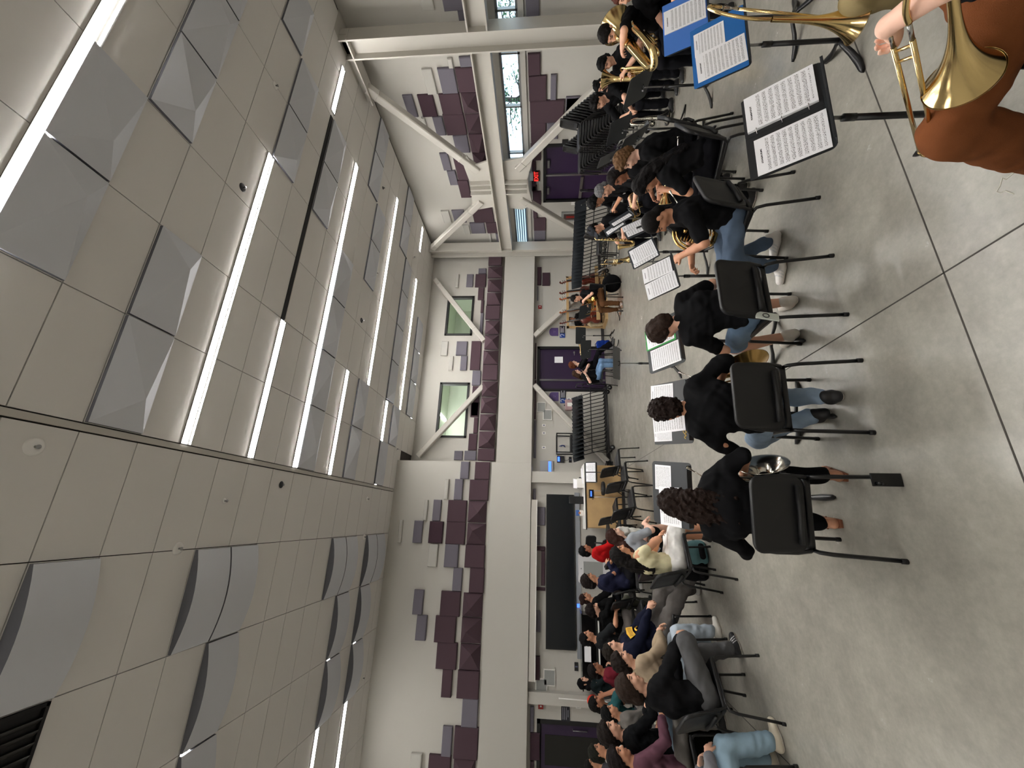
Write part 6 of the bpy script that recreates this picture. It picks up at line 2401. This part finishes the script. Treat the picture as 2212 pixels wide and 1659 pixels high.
# lower left wall: big dark screen, ledge, panel
t = thing('wall_screen', 'very wide dark screen under the white band', 'screen', (-1.145, LOWY, 1.57))
MB().use(BLACKP).bb((-1.83, -.08, -.37), (1.83, 0, .37)).build('frame', t, bevel=.004)
MB().use(SCREENM).bb((-1.8, -.083, -.345), (1.8, -.08, .345)).build('display', t)
wallbox('cable_rail', 'long grey rail running under the dark wall screen', 'rail', (-1.2, LOWY - .02, 1.11), (3.9, .04, .13), mat('rail_grey', (146, 150, 156), .5))
wallbox('wall_data_plate', 'lit blue data plate on the grey rail', 'socket', (-2.0, LOWY - .045, 1.13), (.08, .012, .06), SCRB)
t = thing('white_cabinet', 'white metal cabinet with a grey front panel behind the red hoodie', 'cabinet', (-1.12, LOWY - .16, 0))
MB().use(mat('cabinet_white', (206, 206, 208), .45)).bb((-.32, -.14, 0), (.32, .14, 1.12)).build('body', t, bevel=.006)
MB().use(GREYS).bb((-.19, -.147, .52), (.17, -.14, 1.0)).build('front_panel', t)
MB().use(GREYM).cyl((.0, -.15, 1.06), (.0, -.14, 1.06), .015, 10).build('lock', t)
# wooden cabinet with its clutter
t = thing('wooden_cabinet', 'long light wooden cabinet with a black top edge', 'cabinet', (.62, 10.75, 0))
MB().use(WOOD).bb((-.76, -.3, .08), (.76, .3, .96)).build('body', t, bevel=.004)
MB().use(BLACKP).bb((-.8, -.33, .96), (.8, .33, .985)).build('worktop_edge', t)
MB().use(WHITE).bb((-.79, -.32, .985), (.79, .32, 1.0)).build('worktop', t)
MB().use(BASEM).bb((-.74, -.26, 0), (.74, .28, .08)).build('plinth', t)
for i, x in enumerate((-.38, .38)):
    d = MB()
    d.use(WOOD).bb((x - .365, -.32, .1), (x + .365, -.301, .94))
    dd = d.build('door', t, bevel=.003)
    MB().use(BLACKP).cyl((x + (.3 if i == 0 else -.3), -.34, .8), (x + (.3 if i == 0 else -.3), -.32, .8), .012, 10).build('lock', dd)
cz, cy_ = 1.0, 10.75


def pxx(x, y, Y):
    return aty(x, y, Y)


t = thing('speaker_monitor', 'tall black monitor speaker standing on the wooden cabinet', 'speaker', (pxx(1240, 1080, 10.75).x, 10.8, 1.0))
MB().use(BLACKP).bb((-.09, -.1, 0), (.09, .1, .36)).build('case', t, bevel=.008)
MB().use(BLACKM).lathe([(0, 0), (.05, -.02), (.06, .0)], (0, -.101, .12), (0, -1, 0), 20).build('driver', t)
t = thing('label_printer', 'white boxy printer with paper on the wooden cabinet', 'printer', (pxx(1240, 1044, 10.75).x, 10.78, 1.0))
MB().use(WHITE).bb((-.12, -.14, 0), (.12, .14, .16)).build('case', t, bevel=.012)
q = MB()
q.use(PAPER).add([(-.13, -.06, .15), (.1, -.06, .15), (.12, -.02, .25), (-.12, -.02, .25), (-.13, -.058, .15), (.1, -.058, .15), (.12, -.018, .25), (-.12, -.018, .25)], [(0, 1, 2, 3), (7, 6, 5, 4), (0, 3, 7, 4), (1, 5, 6, 2), (3, 2, 6, 7), (0, 4, 5, 1)])
q.build('paper_sheet', t)
x_ = pxx(1247, 1108, 10.75).x
t = thing('snack_bag', 'blue and white packet standing at the left of the cabinet top', 'packet', (x_, 10.72, 1.0))
MB().use(mat('packet_blue', (60, 100, 170), .4)).bb((-.07, -.02, .11), (.07, .02, .2)).build('upper_print', t, bevel=.01)
MB().use(mat('packet_white', (226, 220, 212), .4)).bb((-.07, -.022, 0), (.07, .022, .11)).build('lower_print', t, bevel=.01)
MB().use(mat('packet_tan', (170, 110, 70), .5)).lathe([(0, -.0), (.03, 0)], (0, -.0235, .11), (0, -1, 0), 14).build('picture', t)
t = thing('paper_stack', 'flat stack of white paper at the right end of the cabinet', 'paper', (1.15, 10.75, 1.0))
MB().use(PAPER).bb((-.22, -.12, 0), (.18, .14, .035)).build('sheets', t)
t = thing('desk_lamp_ball', 'small black round gadget beside the white printer', 'gadget', (pxx(1245, 1034, 10.75).x, 10.72, 1.0))
MB().use(BLACKP).ball((0, 0, .075), (.04, .04, .04), 14).cyl((0, 0, 0), (0, 0, .05), .012, 8).cyl((0, 0, 0), (0, 0, .008), .035, 14).build('head', t)
# stand with pages, stool, tripod, office chair near the cabinet
t, M_ = stand((1.16, 10.1, .86), -4, 40, 'black music stand with two pages in front of the cabinet')
sheet(M_, -.12, 0, 'left page on the stand before the cabinet', .21, .29, 1)
sheet(M_, .12, 0, 'right page on the stand before the cabinet', .21, .29, 2)


def stool(x, y, z, lab):
    t = thing('drum_stool', lab, 'stool', (x, y, 0))
    MB().use(BLACKP).lathe([(0, z), (.15, z), (.165, z - .02), (.165, z - .06), (.14, z - .075), (0, z - .075)], n=28).build('seat', t)
    MB().use(GREYM).cyl((0, 0, .2), (0, 0, z - .07), .014, 10).build('post', t)
    for k in range(3):
        a = k * 2.09 + .4
        MB().use(BLACKM).tube([(0, 0, .36), (.2 * math.cos(a), .2 * math.sin(a), .06), (.24 * math.cos(a), .24 * math.sin(a), .01)], .011, 8).build('leg', t)


stool(.78, 10.1, .62, 'round black drum stool in front of the wooden cabinet')
t = thing('electronic_pad', 'small black electronic pad on twin rods by the stool', 'pad', (.64, 10.0, 0))
MB().use(BLACKP).box((0, 0, .88), (.2, .04, .12), MX.Rotation(.3, 3, 'X')).build('case', t, bevel=.006)
MB().use(SCRB).box((0, -.024, .89), (.12, .004, .03), MX.Rotation(.3, 3, 'X')).build('display', t)
for s in (-.07, .07):
    MB().use(GREYM).cyl((s, 0, .02), (s, 0, .84), .006, 8).build('rod', t)
MB().use(BLACKM).bb((-.12, -.1, 0), (.12, .1, .02)).build('foot', t)


def office(x, y, face, lab):
    t = thing('office_chair', lab, 'office chair', (x, y, 0), -R(face))
    MB().use(BLACKP).prism(rrect(.44, .42, .08), 'z', .47, .53).build('seat', t, bevel=.015)
    m = MB()
    m.use(BLACKP).prism([(a, b + .93) for a, b in rrect(.36, .24, .07)], 'y', -.26, -.22)
    m.build('backrest', t, bevel=.015)
    MB().use(BLACKM).tube([(0, -.2, .48), (0, -.27, .55), (0, -.26, .85)], .02, 8).build('back_arm', t)
    MB().use(BLACKM).cyl((0, 0, .1), (0, 0, .47), .025, 10).build('post', t)
    for k in range(5):
        a = k * 2 * PI / 5
        l = MB()
        l.use(BLACKM).tube([(0, 0, .12), (.26 * math.cos(a), .26 * math.sin(a), .07)], .018, 8)
        lf = l.build('leg', t)
        MB().use(RUBBER).cyl((.27 * math.cos(a) - .015, .27 * math.sin(a), .03), (.27 * math.cos(a) + .015, .27 * math.sin(a), .03), .03, 10).build('caster', lf)


office(-.28, 10.15, 40, 'black office chair at the left end of the cabinet')
office(-4.55, 10.4, 70, 'black office chair before the dark glazed door')
# black upright piano behind the audience
t = thing('upright_piano', 'black upright piano along the wall behind the audience', 'piano', (-2.85, 10.98, 0))
PIANOB = mat('piano_black', (8, 8, 9), .15)
MB().use(PIANOB).bb((-.75, -.1, 0), (.75, .32, 1.08)).build('case', t, bevel=.006)
MB().use(PIANOB).bb((-.73, -.36, .62), (.73, -.1, .72)).build('key_bed', t, bevel=.006)
MB().use(WHITE).bb((-.66, -.355, .72), (.66, -.2, .735)).build('white_keys', t)
MB().use(PIANOB).bb((-.78, -.13, 1.08), (.78, .34, 1.105)).build('lid', t, bevel=.004)
for s in (-.68, .68):
    MB().use(PIANOB).bb((s - .035, -.34, 0), (s + .035, -.28, .62)).build('leg', t)
MB().use(PAPER).bb((-.2, -.14, .9), (.15, -.105, 1.05)).build('page', t)
# red ball on white pole by left pilaster
t = thing('foam_mallet', 'white pole with a red-orange foam ball leaning by the left pilaster', 'pole', (-3.88, 10.95, 0))
MB().use(WHITE).tube([(.05, 0, .98), (-.02, .22, 1.62)], .012, 8).cyl((-.02, .22, 1.62), (-.021, .225, 1.635), .014, 8).build('pole', t)
MB().use(mat('foam_red', (236, 74, 54), .8)).ball((.06, -.02, .88), (.12, .12, .13), 18).build('ball', t)
MB().use(GREYM).cyl((.06, -.02, 0), (.06, -.02, .78), .02, 8).build('stem', t)
# basses and cellos in the wooden rack at the far right
t = thing('bass_rack', 'light wooden rack holding double basses in the far corner', 'rack', (7.15, 11.9, 0))
MB().use(WOOD).bb((-1.0, -.35, 0), (1.0, .35, .08)).build('base', t)
MB().use(WOOD).bb((-1.0, .25, .08), (-.94, .32, 1.28)).bb((.94, .25, .08), (1.0, .32, 1.28)).bb((-1.0, .25, 1.2), (1.0, .32, 1.28)).build('back_frame', t)
MB().use(WOOD).bb((-1.0, -.33, .25), (1.0, -.29, .36)).build('front_rail', t)
for i, (x, y, rz, c, tl) in enumerate(((7.75, 11.75, .3, DWOOD, .18), (7.3, 11.7, .2, DWOOD, .14), (7.02, 11.65, .1, mat('amber_wood', (168, 88, 36), .3, coat=.4), .1), (6.62, 11.7, -.1, mat('amber_wood', (168, 88, 36)), .16), (6.3, 11.75, -.2, DWOOD, .2))):
    M_ = MX.Translation((x, y, .57)) @ MX.Rotation(PI + rz, 4, 'Z') @ MX.Rotation(tl, 4, 'Y')
    violin(M_, '%s-brown cello standing in the wooden rack, %s from the left' % ('amber' if i in (2, 3) else 'red', ORD[5 - i]), 1.05, 'cello', c)

# ---------------------------------------------------------------- things on the floor and on chairs
t = thing('mobile_phone', 'black phone propped on the floor against a rear chair leg', 'phone', (.285, 2.495, 0))
PHB = mat('phone_glass', (8, 9, 11), .15)
MB().use(PHB).box((0, 0, .078), (.075, .009, .155), MX.Rotation(-.12, 3, 'X')).build('body', t, bevel=.003)
m = MB()
m.use(BLACKM)
for k in range(2):
    m.cyl((-.02, -.0, .13 - .022 * k), (-.02, -.019 + .003 * k, .13 - .022 * k), .009, 12)
m.build('camera', t)
q = atz(1657, 683, .5)
t = thing('mobile_phone', 'white phone sticking out of the jean shorts pocket', 'phone', (q.x, q.y, .5), R(20))
MB().use(mat('phone_white', (214, 220, 212), .3)).box((0, 0, 0), (.072, .01, .15), MX.Rotation(.25, 3, 'Y')).build('body', t, bevel=.003)
MB().use(BLACKM).tube([(.02 * math.cos(a), -.007, .01 + .02 * math.sin(a)) for a in [2 * PI * i / 12 for i in range(12)]], .003, 6, closed=True).build('ring_mark', t)


def bag(x, y, rz, w, d, h, rgb, lab, lean=0.0, trim=None, name='backpack', z=0.0):
    t = thing(name, lab, 'bag', (x, y, z), rz)
    F = Field(np.array([-w, -d, -.02]), np.array([w, d, h + .12]), .011)
    F.cap((-w * .3, lean * .0, h * .16), (w * .3, 0, h * .16), h * .16, h * .16, .06, ((0, 1, 0), d / (h * .34)))
    F.cap((-w * .26, lean * .5, h * .5), (w * .26, lean * .5, h * .5), h * .2, h * .2, .08, ((0, 1, 0), d / (h * .46)))
    F.cap((-w * .18, lean, h * .8), (w * .18, lean, h * .8), h * .18, h * .18, .08, ((0, 1, 0), d / (h * .5)))
    F.noise(.006, 22, int(abs(x * 100)) % 91)
    F.carve((0, 0, .002), (0, 0, -1))
    field_obj('bag_body', F, [cloth(rgb)], t)
    F = Field(np.array([-w, -d, 0]), np.array([w, d, h]), .011)
    F.cap((-w * .2, -d * .42, h * .26), (w * .2, -d * .42, h * .26), h * .13, h * .13, .03)
    F.noise(.004, 30, 5)
    field_obj('front_pocket', F, [cloth(trim or rgb)], t)
    MB().use(cloth(tuple(int(c * .7) for c in rgb))).tube(arc((0, lean, h * .92), .06, 0, PI, 8), .011, 6).build('handle', t)
    for s in (-1, 1):
        MB().use(cloth(trim or tuple(int(c * .7) for c in rgb))).tube(bez([(s * w * .22, d * .3 + lean, h * .9), (s * w * .26, d * .62, h * .6), (s * w * .26, d * .5, h * .15)], 5), .014, 6).build('strap', t)
    return t


q = atz(1515, 1195, .1)
bag(q.x, q.y + .1, .3, .30, .16, .3, (92, 126, 130), 'teal bag on the floor under the cream top chair', trim=(22, 22, 24))
q = atz(1535, 1225, .05)
bag(q.x - .05, q.y + .25, .1, .26, .15, .34, (20, 20, 22), 'black backpack beside the teal bag')
q = atz(1378, 1235, .12)
bag(q.x, q.y, -.4, .36, .22, .52, (24, 22, 28), 'black backpack with purple and cream piping before the navy hoodie', trim=(72, 56, 88))
q = atz(1550, 1480, .1)
bag(q.x - .1, q.y + .2, .2, .38, .22, .42, (20, 20, 21), 'black tote bag under the chair of the fluffy-haired person')
q = atz(1548, 1545, .06)
bag(q.x - .05, q.y + .1, .2, .26, .16, .2, (126, 34, 36), 'dark red bag on the floor between two black bags', name='drawstring_bag')
q = atz(1560, 1600, .06)
bag(q.x - .1, q.y + .15, .4, .42, .24, .4, (26, 26, 22), 'large black duffel bag nearest the picture edge', name='duffel_bag')
q = atz(1340, 612, 0)
t = thing('drum_bag', 'round black padded bag standing on the floor mid room', 'bag', (q.x, q.y, 0))
MB().use(cloth((18, 18, 20))).lathe([(0, -.11), (.2, -.11), (.235, -.08), (.235, .08), (.2, .11), (0, .11)], (0, 0, .235), (.55, .75, .1), 32).build('cover', t)
MB().use(BLACKM).tube(arc((0, -.1, .3), .1, .3, PI - .3, 8), .012, 6).build('strap', t)
q = atz(1303, 745, .2)
bag(q.x, q.y, 0, .3, .2, .42, (26, 52, 132), 'blue bag beside the far door')
q = atz(1327, 1000, 0)
t = thing('cable_pile', 'black coiled cables in a heap at the wall by the pilaster', 'cables', (1.55, 12.1, 0))
rnd = random.Random(3)
for k in range(3):
    MB().use(BLACKP).tube([(.16 * math.cos(a * (1 + .02 * k)) + rnd.uniform(-.02, .02), .12 * math.sin(a) + rnd.uniform(-.02, .02), .03 + .06 * k + .03 * math.sin(a * 1.7 + k)) for a in [i * .42 for i in range(40)]], .011, 6).build('coil', t)
MB().use(BLACKP).bb((-.2, -.14, 0), (.15, .14, .03)).build('base', t)
q = atz(1528, 1407, 0)
t = thing('water_bottle', 'clear plastic water bottle on the floor between chair legs', 'bottle', (q.x, q.y, 0))
CLR = mat('clear_plastic', (200, 206, 214), .1)
CLR.node_tree.nodes['Principled BSDF'].inputs['Transmission Weight'].default_value = .85
MB().use(CLR).lathe([(0, 0), (.03, 0), (.033, .01), (.033, .13), (.03, .15), (.013, .18), (.013, .19)], n=20).build('bottle_body', t)
MB().use(mat('cap_blue', (60, 90, 190), .5)).lathe([(0.0, .205), (.015, .205), (.015, .19), (0, .19)], n=14).build('cap', t)
MB().use(mat('bottle_label', (190, 200, 226), .5)).lathe([(.0335, .06), (.0335, .11)], n=20).build('label', t)
# worn patch and crack in the concrete near the lower right corner
m = MB()
m.use(mat('crack_edge', (196, 190, 178), .8))
pts = [atz(*p_, .0008) for p_ in ((2192, 372), (2172, 388), (2165, 384), (2160, 402), (2153, 414), (2160, 417), (2172, 412), (2190, 419))]
m.tube(pts, .0022, 5)
o = m.build('crack')
tag(o, 'pale chipped crack in the concrete near the mint green shoe', 'crack')

t = thing('door_sign', 'black sign with small lettering beside the dark glazed door', 'sign', (-4.27, LOWY, 1.47))
MB().use(SIGNK).bb((-.15, -.015, -.1), (.15, 0, .1)).build('plate', t)
for k in range(4):
    MB().use(mat('sign_grey_print', (150, 150, 160), .6)).bb((-.12 + .05 * (k == 3), -.0165, .055 - k * .04), (.12 - .05 * (k == 3), -.015, .068 - k * .04)).build('text_line', t)
EXPO = 0.95
# ---------------------------------------------------------------- view
SC.view_settings.view_transform = 'Standard'
SC.view_settings.look = 'None'
SC.view_settings.gamma = 1
SC.view_settings.use_curve_mapping = False
SC.view_settings.exposure = EXPO
